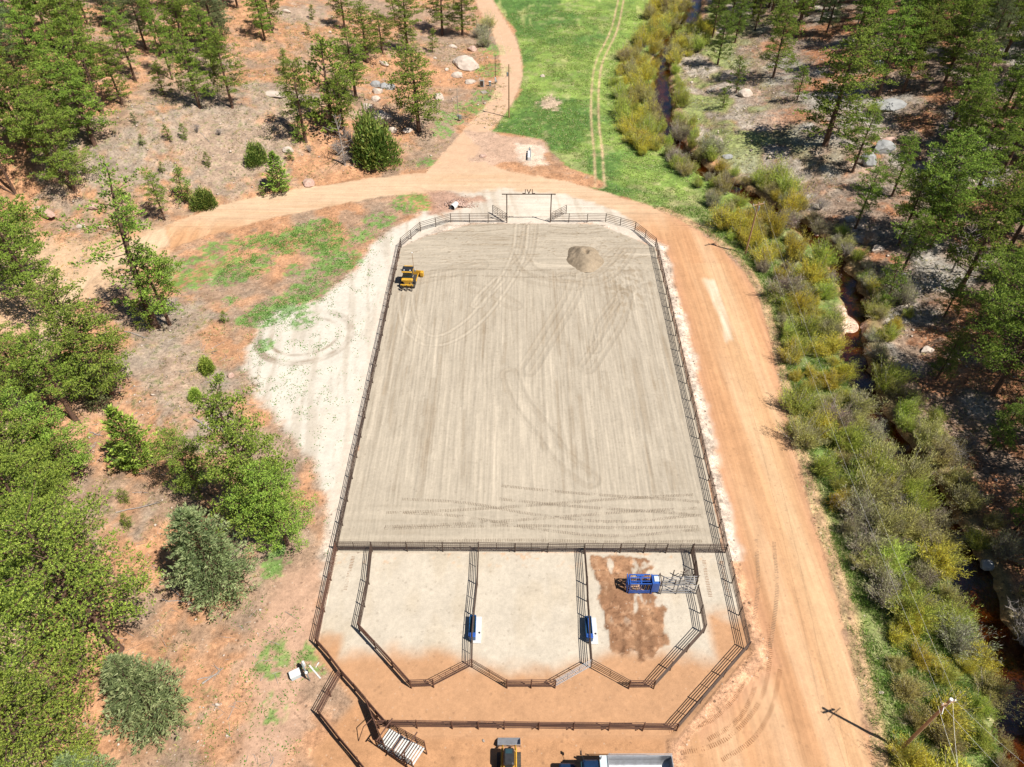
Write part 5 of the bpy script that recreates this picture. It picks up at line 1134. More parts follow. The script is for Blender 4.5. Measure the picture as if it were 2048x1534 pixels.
for a in [(932,132,(2.9,3.4,1.8),'huge smooth pale boulder on the slope left of the far road',M_ROCK,0,.5), (905,95,(1.3,.9,.6),'flat tan boulder above the huge pale boulder',M_ROCK,1,.2), (945,100,(1.1,1.2,.8),'brown boulder at the upper right of the huge pale boulder',M_ROCKP,2,.9), (915,152,(1.5,1.2,.8),'small tan boulder at the lower left of the huge pale boulder',M_ROCK,3,.1),(940,165,(1.4,1.1,.6),'low tan boulder directly below the huge pale boulder',M_ROCK,4,.4),
    (768,130,(1.3,.7,.7),'pale split boulder lying alone on the orange slope',M_ROCK,1,-.5), (878,197,(1.0,1.4,.9),'white upright boulder right of the wide boulder pine',M_ROCK,2,.3), (752,172,(1.3,1.0,1.0),'grey boulder at the upper left of the boulder pile',M_ROCKG,3,.1),(755,185,(1.2,1.1,1.0),'grey boulder left in the boulder pile',M_ROCK,4,.8),(768,175,(1.1,1.0,.8),'grey boulder at the top of the boulder pile',M_ROCKG,0,1.8),
    (780,178,(1.3,.9,.9),'dark grey boulder at the right of the boulder pile',M_ROCKG,5,.3),(752,200,(1.0,.9,.7),'lowest grey boulder of the boulder pile',M_ROCK,2,2.8),(762,238,(2.4,1.8,1.3),'large white boulder between the juniper and the wide boulder pine',M_ROCK,1,.4),(785,262,(1.0,.8,.6),'white boulder below the large white boulder',M_ROCK,3,2.4),(815,262,(1.2,.7,.5),'pale boulder at the foot of the wide boulder pine',M_ROCK,0,.9),(735,215,(1.1,1.2,.8),'tan boulder directly above the big dark juniper',M_ROCK,4,.5),
    (893,140,(.6,.5,.4),'small tan stone left of the huge pale boulder',M_ROCK,5,.4), (870,118,(.5,.4,.35),'small pale stone on the slope above the white upright boulder',M_ROCK,1,.4),(577,302,(1.3,.9,.8),'pale boulder behind the yellow-green cone-shaped pine',M_ROCK,0,.2),(618,368,(1.2,1.7,.7),'low pink rock slab on the slope near the road junction',M_ROCKP,2,.3),(548,188,(3.2,1.3,.35),'flat pale green-white rock slab on the left slope',M_ROCK,3,-.3),
    (572,24,(1.3,.6,.5),'pale boulder at the top of the left slope',M_ROCK,1,-.2),(163,453,(.95,.6,.45),'rounded cream boulder beside the pale track at the left',M_ROCK,0,.1),(208,455,(1.4,.7,.4),'flat lilac rock slab right of the cream boulder',M_ROCKP,3,-.3),(85,425,(4.0,1.0,.7),'long eroded pink rock outcrop at the left',M_ROCKP,1,-.5),(188,415,(1.6,.8,.6),'pink rock ledge above the flat lilac slab',M_ROCKP,4,-.1),
    (462,752,(.5,.55,.5),'pinkish-grey stone at the edge of the gravel yard',M_ROCKP,2,.5),(975,300,(0,0,0),'',None,0,0),
    (1490,190,(1.9,1.7,1.3),'angular pale boulder across the creek beside the low pine',M_ROCK,0,.6),(1750,90,(3.0,2.2,1.4),'pale stacked boulder in the upper right forest',M_ROCK,1,.3),(1765,75,(2.6,1.2,1.1),'tan boulder leaning on the pale stacked boulder',M_ROCKP,2,.4),(1755,130,(1.6,1.0,.9),'dark boulder under the pale stacked boulder',M_ROCKG,3,.4),
    (1780,212,(5.0,2.3,1.2),'long grey rock slab below the leaning dark-trunked pine',M_ROCKG,0,.35),(1765,300,(3.0,1.9,1.8),'big cracked grey boulder in the middle of the right bank',M_ROCKG,1,.5),(1735,325,(1.6,2.0,1.7),'dark split boulder left of the big cracked boulder',M_ROCKG,2,.1),(1720,320,(1.2,1.5,1.0),'mossy pale boulder left of the dark split boulder',M_ROCK,4,.1),(1780,280,(2.0,.8,.6),'tan flat boulder above the big cracked boulder',M_ROCKP,3,.1),
    (2010,278,(2.2,1.6,1.6),'bright white faced boulder at the upper right edge',M_ROCK,4,.3),(1955,318,(.9,.9,.8),'white stone below the white faced boulder',M_ROCK,5,.3),(1925,345,(1.6,1.3,.9),'pale broken rocks heap, left one',M_ROCK,2,.7),(1940,365,(1.2,1.0,.8),'pale broken rocks heap, right one',M_ROCK,3,1.7),(1985,370,(2.4,1.0,.7),'grey streaked slab at the right edge of the rocks heap',M_ROCKG,0,.1),
    (1440,285,(.7,.9,.9),'pale knobbly boulder on the far bank of the creek',M_ROCK,1,.1),(1455,315,(1.3,.9,.6),'grey boulder below the pale knobbly boulder',M_ROCKG,2,.1),(1352,186,(.9,.6,.5),'brown boulder in the creek bend',M_ROCKP,3,.2),(1378,122,(.5,.4,.35),'small white stone on the grass across the creek',M_ROCK,4,.1),(1383,165,(.5,.4,.35),'small pale stone below the white stone across the creek',M_ROCK,5,.5),
    (1720,480,(2.0,1.0,.7),'grey boulder in shade above the dark creek pool',M_ROCKG,0,.2),(1755,500,(1.5,1.0,.7),'pale grey boulder right of the one above the dark pool',M_ROCK,1,.4),(1700,440,(1.3,.9,.6),'dark boulder behind the two above the dark pool',M_ROCKG,2,.4),(1630,475,(.8,.9,.7),'pale boulder standing in the dark creek pool',M_ROCKP,3,.4),(1800,555,(1.6,1.1,.7),'grey boulder beside the willow opposite the gravel bar',M_ROCKG,4,.4),(1878,575,(.5,.35,.35),'small white stone under the pines at the right',M_ROCK,5,.4),
    (1602,492,(.75,.45,.35),'white boulder between the willows by the upper right power pole',M_ROCK,0,.1),(1085,153,(.65,.5,.5),'pale rock standing alone in the green meadow',M_ROCK,2,.1),(1762,1386,(.3,.2,.2),'small pale stone in the grass left of the lower right power pole',M_ROCK,2,.1),(1855,700,(1.3,.8,.5),'pale stone under the right-bank pines at mid height',M_ROCK,1,.3),(1810,735,(1.0,.7,.5),'grey stone beside the middle creek',M_ROCKG,3,.3),(1975,1130,(1.1,.8,.5),'grey stone in the grass right of the orange pool',M_ROCKG,3,.3),(965,313,(.9,.7,.45),'tan rubble boulder on the bare patch by the junction',M_ROCKP,4,.3)]:
    if a[4]: rock(a[0], a[1], tuple(v*(1.02 if a[1] < 300 and a[0] < 1000 else .85) for v in a[2]), a[3], a[4], a[5], a[6])
# rubble and scattered stones: too many to count
def scatter_stones(name, pts, sizes, mat, label, cat):
    V = []; Fc = []; r = np.random.RandomState(9)
    base = np.array([(1,0,0),(0,1,0),(-1,0,0),(0,-1,0),(.2,.1,.8),(.1,-.2,-.5)], float); tri = [(0,1,4),(1,2,4),(2,3,4),(3,0,4),(1,0,5),(2,1,5),(3,2,5),(0,3,5)]
    for i, ((x, y), s) in enumerate(zip(pts, sizes)):
        b = base*r.uniform(.6, 1.2, (6, 1))*s*np.array([1, r.uniform(.6, 1), r.uniform(.5, .9)]); a = r.uniform(0, 6.28); c, q = math.cos(a), math.sin(a)
        b = np.stack([b[:, 0]*c-b[:, 1]*q+x, b[:, 0]*q+b[:, 1]*c+y, b[:, 2]], 1); b[:, 2] += ZS[i]+s*.2
        V.append(b); Fc += [(i*6+p, i*6+q2, i*6+w) for p, q2, w in tri]
    o = link_mesh(name, np.concatenate(V), np.array(Fc), mat); return tag(o, label, cat, kind='stuff')
r = np.random.RandomState(44)
c = at(913, 412); pts = [(c.x+r.normal()*1.15+.3, c.y+abs(r.normal())*1.3-.6) for _ in range(420)]; ZS = [gz(x, y)+max(0, .55-.28*math.hypot(x-c.x, y-c.y)) for x, y in pts]
scatter_stones('rubble', pts, r.uniform(.09, .22, 420), M_ROCKP, 'pinkish-grey rubble heaped round the mouth of the culvert', 'rubble')
P = []; n_ = 0
X = r.uniform(-85, 75, 60000); Y = r.uniform(14, 190, 60000); dR_ = creekd(X, Y); keep = ((dR_ > 4)*(r.rand(60000) < .10)) | ((X < np.interp(Y, _fy, _fx)+6)*(r.rand(60000) < .055))
rdp = psd(X, Y, road_poly) > -1; wlm = ldist(X, Y, west_line) < 2.2; keep &= ~rdp & ~wlm; X, Y = X[keep], Y[keep]; ZS = height(X, Y)
scatter_stones('scattered_stones', list(zip(X, Y)), r.gamma(2, .06, len(X))+.05, M_ROCK, 'loose stones strewn over both forest slopes', 'stones')
# fallen logs and sticks
def log(x0_, y0_, x1_, y1_, r_, label, mat=M_DEADW, br=3):
    a, b = at(x0_, y0_), at(x1_, y1_); a.z += r_; b.z += r_; m = MB(); P = [a.lerp(b, k/4)+Vector((rt.uniform(-.1, .1), rt.uniform(-.1, .1), 0))*(0 < k < 4) for k in range(5)]
    m.path([p-a for p in P], [r_, r_*.95, r_*.8, r_*.65, r_*.35], 6)
    for k in range(br): f = rt.uniform(.4, .95); p = a.lerp(b, f)-a; m.tube(p, p+Vector((rt.uniform(-.9, .9), rt.uniform(-.9, .9), rt.uniform(.05, .3))), r_*.35, r_*.1, 4)
    tag(m.build('fallen_log', mat, None, loc=a), label, 'fallen log')
for a in [(232,1026,323,1004,.06,'thin bleached branch lying below the tiny seedling on the left slope'),(388,838,425,862,.13,'upper bleached log left of the tall gravel-yard pine'),(415,818,430,850,.10,'short upright-lying log touching the upper bleached log'),(425,850,455,868,.11,'lower bleached log at the foot of the tall gravel-yard pine'),(250,664,300,679,.08,'dark stick lying below the very tall open pine'),
    (330,1170,390,1212,.07,'bleached forked branch left of the broad grey-green fir',M_DEADW,6),(325,1200,385,1207,.05,'thin curved branch below the forked branch'),(405,1368,447,1336,.08,'pale branch right of the round grey-green fir',M_DEADW,5),(395,1360,440,1348,.05,'thinner pale branch crossing the one right of the round fir'),(455,1440,472,1398,.03,'thin stick lying on the dirt right of the round fir'),(540,1534,548,1515,.04,'dark twig at the bottom edge on the dirt yard'),
    (265,985,295,986,.04,'short white stick below the pointed young pine'),(180,865,205,872,.06,'grey brushwood left of the pointed young pine',M_DEADW,8),(188,850,212,843,.03,'thin dark twig above the grey brushwood'),(1860,905,1925,930,.12,'bleached driftwood log on the gravel at the right',M_DEADW,8),(1885,885,1930,945,.10,'second driftwood log crossing the first one at the right',M_DEADW,8),(1900,940,1940,900,.09,'third thinner driftwood log on the pile at the right',M_DEADW,8),
    (2010,1330,2048,1345,.09,'pale dead branch hanging over the creek in the lower right corner',M_DEADW,5),(1995,1318,2045,1325,.07,'upper pale dead branch at the creek in the lower right corner',M_DEADW,5),(0,372,32,392,.14,'dark fallen trunk at the left edge above the pale track',M_BARK,2),(140,822,165,850,.14,'orange broken stump log below the small loose pine',M_BARK,3),(668,320,712,336,.10,'dead log beside the dead tangled shrubs',M_DEADW,7),(690,300,730,330,.08,'second dead log below the big dark juniper',M_DEADW,7),(400,265,420,285,.05,'dark fallen branch right of the pair of bushes'),(290,205,350,222,.06,'thin fallen branch under the dark-trunked edge pine')]:
    log(*a)
# sand pile in the arena
pc = Vector((*G0(1169, 516), 0.0)); N2 = 60; xs = np.linspace(-4.2, 4.2, N2); ys = np.linspace(-4.2, 4.6, N2); X, Y = np.meshgrid(xs, ys)
th = np.arctan2(Y, X); rr3 = np.sqrt((X/1.05)**2+((Y+.2)/1.18)**2)*(1+.10*np.sin(2*th+1)+.06*np.sin(5*th)); 
Z = 1.85*np.clip(1-rr3/3.0, 0, 1)**0.9; Z = np.minimum(Z, 1.45+fbm(X*1.1+4, Y*1.1, 3, 71)*0.7)+fbm(X*1.3, Y*1.3, 4, 70)*0.55*np.clip(Z, 0, .8)+fbm(X*4, Y*4, 2, 72)*.10
dent = np.exp(-(((X-0.2)/.5)**2+((Y-0.1)/.9)**2)); Z = Z-dent*.55; Z = np.where(rr3 > 3.0, -0.05, Z)
Cc = np.zeros(X.shape+(3,))+np.array((0.275,0.215,0.15)); Cc *= (1+fbm(X*1.2, Y*1.2, 4, 73)*.5)[..., None]
o = link_mesh('sand_pile', np.stack([X*.9, Y*.9, Z], -1).reshape(-1, 3), grid_faces(N2, N2).reshape(-1, 4), MAT_GROUND, None, True, np.concatenate([Cc, np.full(X.shape+(1,), .25)], -1).reshape(-1, 4), loc=pc)
tag(o, 'heap of darker brown sand dumped at the far right of the arena', 'sand pile')

# ------------------------------------------------------------------ grass and weeds (uncountable)
def tufts(name, X, Y, h, w, n, mat, label, cat, tone=.5, tip=0.15, lean=.5, seed=1):
    T = TRI(seed); Z = height(X, Y); inb = (X > -17.4) & (X < 22) & (Y > 21) & (Y < 99); Z = np.where(inb, 0.01, Z); m = len(X); r = T.r
    hh = np.repeat(h*r.uniform(.6, 1.3, m), n); c = np.repeat(np.stack([X, Y, Z], 1), n, 0)+r.normal(size=(m*n, 3))*np.array([1, 1, 0])*(w*2.2); d = r.normal(size=(m*n, 3))*lean; d[:, 2] = 1
    ct = np.repeat(np.clip(tone+r.normal(size=m)*.22, 0, 1), n); T.blades(c, d, hh, w, np.clip(ct+r.normal(size=m*n)*.12, 0, 1), (np.repeat(r.rand(m), n) < tip)*1.0)
    return tag(T.build(name, mat), label, cat, kind='stuff')
r = np.random.RandomState(55)
n0_ = 150000; X = r.uniform(17, 42, n0_); Y = r.uniform(12, 104, n0_); ok = (psd(X, Y, meadow_poly) > 0.5) & (creekd(X, Y) < -1.4) & (r.rand(n0_) < np.clip(1.5-Y/110, .25, 1)); dens = fbm(X*.5, Y*.5, 3, 81); ok &= r.rand(n0_) < 0.30+dens*1.3; X, Y = X[ok], Y[ok]; X, Y = X[:26000], Y[:26000]
tufts('bank_grass', X, Y, .42, .075, 6, M_GRASS, 'tufted green and straw grass between the road and the willows', 'grass', .45, .32, .75, 2)
n0_ = 50000; X = r.uniform(-42, -8, n0_); Y = r.uniform(16, 104, n0_); g_ = np.zeros(n0_)
for x, y, rr4, s in green_w: g_ = np.maximum(g_, s*np.exp(-((X-x)**2+(Y-y)**2)/(rr4*rr4*1.2)))
nn = fbm(X*.9, Y*.9, 3, 82); wp_ = psd(X, Y, white_poly, 30); base = np.clip((wp_ > -1)*.05*(Y > 38)*(nn > .02)*(X < -18.0)*3.2*np.clip((-17-X)/9, .12, 1)+((X > -27) & (X < -15.5-((Y < 30)*1.5)) & (Y < 34))*.09*(nn > -.03), 0, 1)
ok = (r.rand(n0_) < np.clip((g_-.22)*1.6, 0, 1)*(.55+nn*1.8)+base) & (psd(X, Y, road_poly) < -.3) & ~((X > -17) & (Y > 39)) & ~((X > -17.3) & (Y > 21.5)); X, Y = X[ok], Y[ok]
tufts('low_weeds', X, Y, .16, .13, 7, M_WEED, 'small dark green weeds dotted over the gravel yard and the green swale', 'weeds', .5, .0, 1.6, 3)
n0_ = 9000; X = r.uniform(20, 38, n0_); Y = r.uniform(14, 95, n0_); rdd = psd(X, Y, road_poly); ok = (X > 24+np.clip(Y-60,-30,30)*-.02) & (rdd > -1.6) & (rdd < .1) & (fbm(X*.7, Y*.7, 2, 83) > -.08) & (r.rand(n0_) < .8); tufts('verge_weeds', X[ok], Y[ok], .10, .10, 6, M_WEED, 'tiny weeds in the crumbly soil along the right edge of the road', 'weeds', .25, 0, 1.6, 4)
n0_ = 60000; X = r.uniform(-12, 34, n0_); Y = r.uniform(103, 205, n0_); ok = (psd(X, Y, meadow_poly) > 0.3) & (ldist(X, Y, track_line) > 1.5) & (fbm(X*.3, Y*.3, 3, 84) > -.05); X, Y = X[ok], Y[ok]; tufts('meadow_grass', X[:9000], Y[:9000], .20, .14, 4, M_GRASS, 'thick spring grass of the meadow beyond the road', 'grass', .5, .22, .9, 5)
n0_ = 50000; X = r.uniform(-80, 80, n0_); Y = r.uniform(16, 180, n0_); ok = ((creekd(X, Y) > 4) | (X < np.interp(Y, _fy, _fx)+7)) & (psd(X, Y, road_poly) < -1) & (ldist(X, Y, west_line) > 2.0) & (fbm(X*.25, Y*.25, 3, 85) > -.04); X, Y = X[ok], Y[ok]; tufts('low_brush', X[12000:19000], Y[12000:19000], .30, .07, 7, M_FIR, 'small dark grey-green brush clumps on the forest slopes', 'brush', .25, .1, 1.0, 7); tufts('dry_grass', X[:12000], Y[:12000], .34, .06, 6, M_WIL[3], 'sparse dry bunch grass on the forest slopes', 'grass', .5, .2, .8, 6)

r = np.random.RandomState(66); X = r.uniform(-80, 70, 14000); Y = r.uniform(16, 170, 14000); ok = ((creekd(X, Y) > 4) | (X < np.interp(Y, _fy, _fx)+8)) & (psd(X, Y, road_poly) < -1) & (ldist(X, Y, west_line) > 2) & (fbm(X*.2, Y*.2, 3, 88) > -.02); X, Y = X[ok], Y[ok]
T = TRI(9); m = len(X); d = r.normal(size=(m, 3)); d[:, 2] *= .06; T.blades(np.stack([X, Y, height(X, Y)+.06], 1), d, r.gamma(2, .45, m)+.3, .055, r.rand(m), 0.0); T.blades(np.stack([X, Y, height(X, Y)+.06], 1)[::2], r.normal(size=(len(X[::2]), 3))*np.array([1, 1, .1]), .7, .04, .5, 0.0)
tag(T.build('twig_litter', M_DEADW), 'dead twigs and sticks littering the forest slopes', 'twigs', kind='stuff')

# ------------------------------------------------------------------ machines
# compact track loader at the bottom edge
fx, fy = G0(1018, 1497)
t = thing('track_loader', 'yellow compact track loader with black cab and silver bucket at the bottom edge', 'track loader', (fx, fy-0.05, 0.0))
def track_belt(x, y0, y1, w, h, mat, parent, name='track'):
    prof = []; r = h/2
    for k in range(7): a = -math.pi/2+math.pi*k/6; prof.append((y1-r+math.cos(a)*r, r+math.sin(a)*r))
    for k in range(7): a = math.pi/2+math.pi*k/6; prof.append((y0+r+math.cos(a)*r, r+math.sin(a)*r))
    b = MB(); b.prism([(p, q) for p, q in prof], x-w/2, x+w/2, 'x')
    n = int((y1-y0)/0.14)
    for k in range(n): b.box((x, y0+r+(y1-y0-2*r)*(k+.5)/n, h+0.012), (w*1.0, 0.05, 0.03))
    o = b.build(name, mat, parent); return o
for sx in (-0.72, 0.72): track_belt(sx, -2.45, -0.35, 0.42, 0.72, M_RUB, t)
b = MB(); b.box((0, -1.55, 0.85), (1.0, 2.0, 0.75), bev=0.06); b.build('body', M_YEL, t)
MB().box((-0.56, -1.45, 1.28), (0.10, 2.1, 0.16), bev=0.02).build('lift_arm', M_YEL, t); MB().box((0.56, -1.45, 1.28), (0.10, 2.1, 0.16), bev=0.02).build('lift_arm', M_YEL, t)
for sx in (-0.5, 0.5): pipe('arm_link', (sx, -0.45, 1.2), (sx, 0.12, 0.5), 0.07, M_YEL, t)
b = MB(); b.box((0, -1.2, 1.62), (0.86, 1.35, 0.9), bev=0.09, tx=.9, ty=.9); cab = b.build('cab', M_BLK, t)
MB().box((0, -0.86, 2.085), (0.52, 0.34, 0.02), bev=0.005).build('roof_window', M_GLASS, cab)
MB().box((0, -1.9, 1.5), (0.86, 0.5, 0.35), bev=0.05).build('engine_cover', M_YEL, t)
MB().box((0, -1.83, 1.70), (0.56, 0.26, 0.05), bev=0.01).build('rear_grille', M_BLK, t)
b = MB(); w = 1.78
b.add([(-w/2, 0.15, 0.12), (w/2, 0.15, 0.12), (w/2, 0.85, 0.03), (-w/2, 0.85, 0.03), (-w/2, 0.12, 0.60), (w/2, 0.12, 0.60), (-w/2, 0.15, 0.16), (w/2, 0.15, 0.16), (w/2, 0.85, 0.06), (-w/2, 0.85, 0.06), (-w/2, 0.16, 0.60), (w/2, 0.16, 0.60)],
      [(3, 2, 1, 0), (6, 7, 8, 9), (0, 1, 5, 4), (10, 11, 7, 6), (4, 5, 11, 10), (2, 3, 9, 8)])
for s in (-1, 1): b.prism([(0.12, 0.10), (0.85, 0.03), (0.55, 0.40), (0.14, 0.60)], s*w/2-0.02, s*w/2+0.02, 'x')
b.build('bucket', M_SILV, t)
# dump truck, mostly below the frame
bx0 = flat(1214, 1512, 2.6)[0]; bx1 = flat(1345, 1512, 2.6)[0]; by = flat(1280, 1510, 2.6)[1]
t = thing('dump_truck', 'dark blue dump truck with silver dump body at the bottom edge', 'dump truck', (bx0, by-1.25, 0))
BL = bx1-bx0; b = MB()
b.box((BL/2, 1.22, 1.95), (BL, 0.06, 1.3)); b.box((BL/2, -1.22, 1.95), (BL, 0.06, 1.3)); b.box((0.03, 0, 2.05), (0.06, 2.38, 1.5)); b.box((BL-0.03, 0, 1.9), (0.06, 2.38, 1.2)); b.box((BL/2, 0, 1.3), (BL-0.13, 2.38, 0.08))
n = 10                                        # curved floor sides
for s in (-1, 1):
    for k in range(n):
        a0 = math.pi/2*k/n; a1 = math.pi/2*(k+1)/n; f = lambda a: (s*(1.18-0.5*(1-math.sin(a))*1.0), 1.36+0.9*(1-math.cos(a))*1.0)
        (ya, za), (yb, zb) = f(a0), f(a1); ya = s*(0.68+0.5*math.sin(a0)); yb = s*(0.68+0.5*math.sin(a1)); za = 1.35+0.55*(1-math.cos(a0)); zb = 1.35+0.55*(1-math.cos(a1))
        b.add([(0.07, ya, za), (BL-0.07, ya, za), (BL-0.07, yb, zb), (0.07, yb, zb)], [(0, 1, 2, 3)] if s < 0 else [(3, 2, 1, 0)])
b.build('dump_body', M_SILV, t)
MB().box((-0.28, 0, 2.68), (0.62, 2.4, 0.06), bev=0.02).build('cab_guard', M_LGREY, t)
b = MB(); b.box((-1.25, 0, 1.85), (1.35, 2.1, 1.5), bev=0.12, tx=.92, ty=.92); cabn = b.build('cab', M_NAVY, t)
MB().box((-1.95, 0, 2.15), (0.06, 1.7, 0.6)).build('windscreen', M_GLASS, cabn)
MB().box((-2.75, 0, 1.45), (1.5, 1.5, 0.8), bev=0.12, tx=.95, ty=.9).build('bonnet', M_NAVY, t)
for s in (-1, 1):
    MB().box((-2.9, s*0.98, 0.95), (1.3, 0.42, 0.5), bev=0.12).build('fender', M_NAVY, t)
    for xw in (-2.8, 0.6, 1.9, 3.1):
        w = MB().tube((xw, s*0.8, 0.52), (xw, s*1.15, 0.52), 0.52, n=18); w.build('wheel', M_RUB, t)
    pipe('exhaust_stack', (-0.5, s*0.95, 1.0), (-0.5, s*0.95, 3.1), 0.08, M_SILV, t)
    pipe('mirror_arm', (-1.75, s*1.0, 2.3), (-1.9, s*1.5, 2.35), 0.02, M_BLK, t)
    MB().box((-1.92, s*1.52, 2.25), (0.10, 0.22, 0.4), bev=0.02).build('mirror', M_BLK, t)
MB().box((BL/2-1.6, 0, 1.0), (BL+4.2, 0.9, 0.25)).build('chassis', M_BLK, t)
pipe('tarp_arm', (0.2, 1.32, 1.2), (0.2, 1.32, 2.75), 0.03, M_SILV, t); pipe('tarp_rail', (0.1, 1.3, 2.66), (BL, 1.3, 2.66), 0.03, M_SILV, t)
# bulldozer in the arena
x, y = G0(815, 581)
t = thing('bulldozer', 'yellow bulldozer with black cab roof beside the left fence of the arena', 'bulldozer', (x, y, 0.03), rz=R(-3)); t.scale = (.92, .92, .92)
for sx in (-0.82, 0.82): track_belt(sx, 0.35, 3.3, 0.46, 0.85, M_RUB, t)
MB().box((0, 1.1, 1.0), (1.2, 1.4, 0.9), bev=0.08).build('body', M_YEL, t)
MB().box((0, 0.62, 1.5), (1.7, 0.5, 0.35), bev=0.06).build('rear_tank', M_YEL, t)
MB().box((0, 3.0, 1.15), (1.0, 1.4, 0.85), bev=0.08).build('engine_hood', M_YEL, t)
b = MB(); b.box((0, 1.75, 1.95), (1.35, 1.25, 1.2), bev=0.06, tx=.95, ty=.95); cb = b.build('cab', M_GLASS, t)
for sx in (-.64, .64):
    for yy in (1.16, 2.34): pipe('cab_pillar', (sx, yy, 1.3), (sx*.95, yy, 2.6), 0.05, M_BLK, t)
MB().box((0, 1.8, 2.64), (1.62, 1.35, 0.12), bev=0.03).build('cab_roof', M_BLK, t)
MB().box((0, 1.02, 2.62), (1.58, 0.22, 0.14), bev=0.03).build('roof_rear_edge', M_YEL, t); MB().box((0, 2.58, 2.62), (1.3, 0.22, 0.14), bev=0.03).build('roof_front_edge', M_YEL, t)
for sx in (-.45, .45): MB().box((sx, 1.35, 2.74), (0.16, 0.16, 0.08), bev=0.02).build('roof_light', M_LENS, t)
bl = MB(); bl.box((0.55, 4.0, 0.5), (2.9, 0.14, 0.95), rz=R(-6), bev=0.03, ty=.6); bl.build('blade', M_YEL, t)
MB().box((1.75, 3.6, 0.55), (0.5, 0.5, 0.75), rz=R(-6), bev=0.04).build('blade_wing', M_YEL, t)
for sx in (-.95, .95): pipe('push_arm', (sx*1.15, 1.6, 0.5), (sx*1.15, 3.9, 0.35), 0.09, M_YEL, t)
rp = MB(); rp.box((0, 0.0, 0.95), (1.9, 0.18, 0.2)); rp.build('ripper_beam', M_YEL, t)
for sx in (-.75, 0, .75): MB().box((sx, -0.22, 0.6), (0.10, 0.22, 0.9)).build('ripper_shank', M_BLK, t)
for sx in (-.45, .45): pipe('ripper_arm', (sx, 0.5, 1.15), (sx, 0.0, 0.95), 0.08, M_BLK, t)
MB().box((1.12, 0.75, 1.05), (0.3, 0.4, 0.3), bev=0.03).build('step_box', M_BLK, t)
pipe('mast', (0.45, 4.1, 0.9), (0.45, 4.1, 4.0), 0.035, M_WOOD, t); MB().box((0.45, 4.1, 4.05), (0.18, 0.18, 0.12), bev=0.03).build('antenna', M_LENS, t)
for sx, yy in ((-1.0, 2.3), (1.0, 2.2)): MB().box((sx, yy, 2.1), (0.28, 0.08, 0.3), bev=0.02).build('mirror', M_SILV, t)

# ------------------------------------------------------------------ poles and wires
def crossarm(t, z, L, ang, n=3):
    b = MB(); b.box((0, 0, 0), (L, 0.11, 0.13), rz=ang); b.build('crossarm', M_WOOD, t, loc=(0, 0, z))
    for k in range(n):
        f = (k/(n-1)-0.5)*L*0.9; ob = MB().tube((0, 0, 0), (0, 0, 0.22), 0.05, 0.03, n=7).build('insulator', M_LENS, t, loc=(math.cos(ang)*f, math.sin(ang)*f, z+0.06))
def pole(name, label, base, h, r=0.15, cat='utility pole'):
    z = gz(base[0], base[1]); t = thing(name, label, cat, (base[0], base[1], z), group='wooden power poles')
    MB().tube((0, 0, -0.3), (0, 0, h), r, r*0.62, n=10).build('pole', M_WOOD, t, smooth=False); return t, Vector((base[0], base[1], z+h))
pC = at(1800, 1500); pB = at(1490, 510); pA = at(1018, 235)
tC, topC = pole('utility_pole', 'leaning-looking wooden power pole in the willows at the lower right', pC, 9.5)
MB().tube((0, 0, 0), (0, 0, 0.16), 0.12, n=8).build('pole_cap', M_LENS, tC, loc=(0, 0, 9.5)); crossarm(tC, 9.0, 1.1, R(15), 3)
pipe('bracket', (0, 0, 8.4), (0.9, 0.35, 8.7), 0.03, M_LENS, tC); pipe('bracket', (0, 0, 8.4), (-0.5, -0.6, 8.6), 0.03, M_LENS, tC)
tB, topB = pole('utility_pole', 'wooden power pole on the grass bank beside the road bend', pB, 8.75); crossarm(tB, 8.4, 1.9, R(20), 3)
MB().tube((0.2, 0.1, 7.4), (0.2, 0.1, 8.1), 0.16, n=9).build('transformer', M_GREYB, tB)
tA, topA = pole('utility_pole', 'tall wooden power pole at the edge of the meadow beside the far road', pA, 10.2)
MB().tube((-0.28, 0, 8.0), (-0.28, 0, 8.7), 0.17, n=9).build('transformer', M_GREYB, tA); pipe('bracket', (0, 0, 8.5), (-0.3, 0, 8.5), 0.03, M_LENS, tA)
def wire(label, a, b, sag, r=0.0065):
    P = [a.lerp(b, k/16)+Vector((0, 0, -sag*4*(k/16)*(1-k/16))) for k in range(17)]
    m = MB(); m.path(P, [r]*17, 4); o = m.build('power_line', M_WIRE); tag(o, label, 'power line', 'overhead wires')
wire('upper left overhead wire between the two right-hand power poles', topC+Vector((-.5, -.1, -.3)), topB+Vector((-.8, -.2, -.2)), 1.2)
wire('upper right overhead wire between the two right-hand power poles', topC+Vector((.5, .1, -.1)), topB+Vector((.8, .2, -.2)), 1.2)
for k, (px_, py_, zz, lab) in enumerate(((2080, 1536, 9.5, 'topmost'), (2060, 1560, 9, 'second'), (1930, 1560, 8.5, 'leftmost'), (1958, 1560, 9, 'third'))):
    q = Vector(flat(px_, py_, zz)); wire('%s of the wires running from the lower right pole out of the picture' % lab, topC+Vector((.5*(-1)**k, .1, -.3-.2*k)), topC+(q-topC)*2.2, 0.9)
wire('thin overhead wire running up the picture from the meadow power pole', topA, Vector((topA.x-16, topA.y+150, topA.z+6)), 2.0)
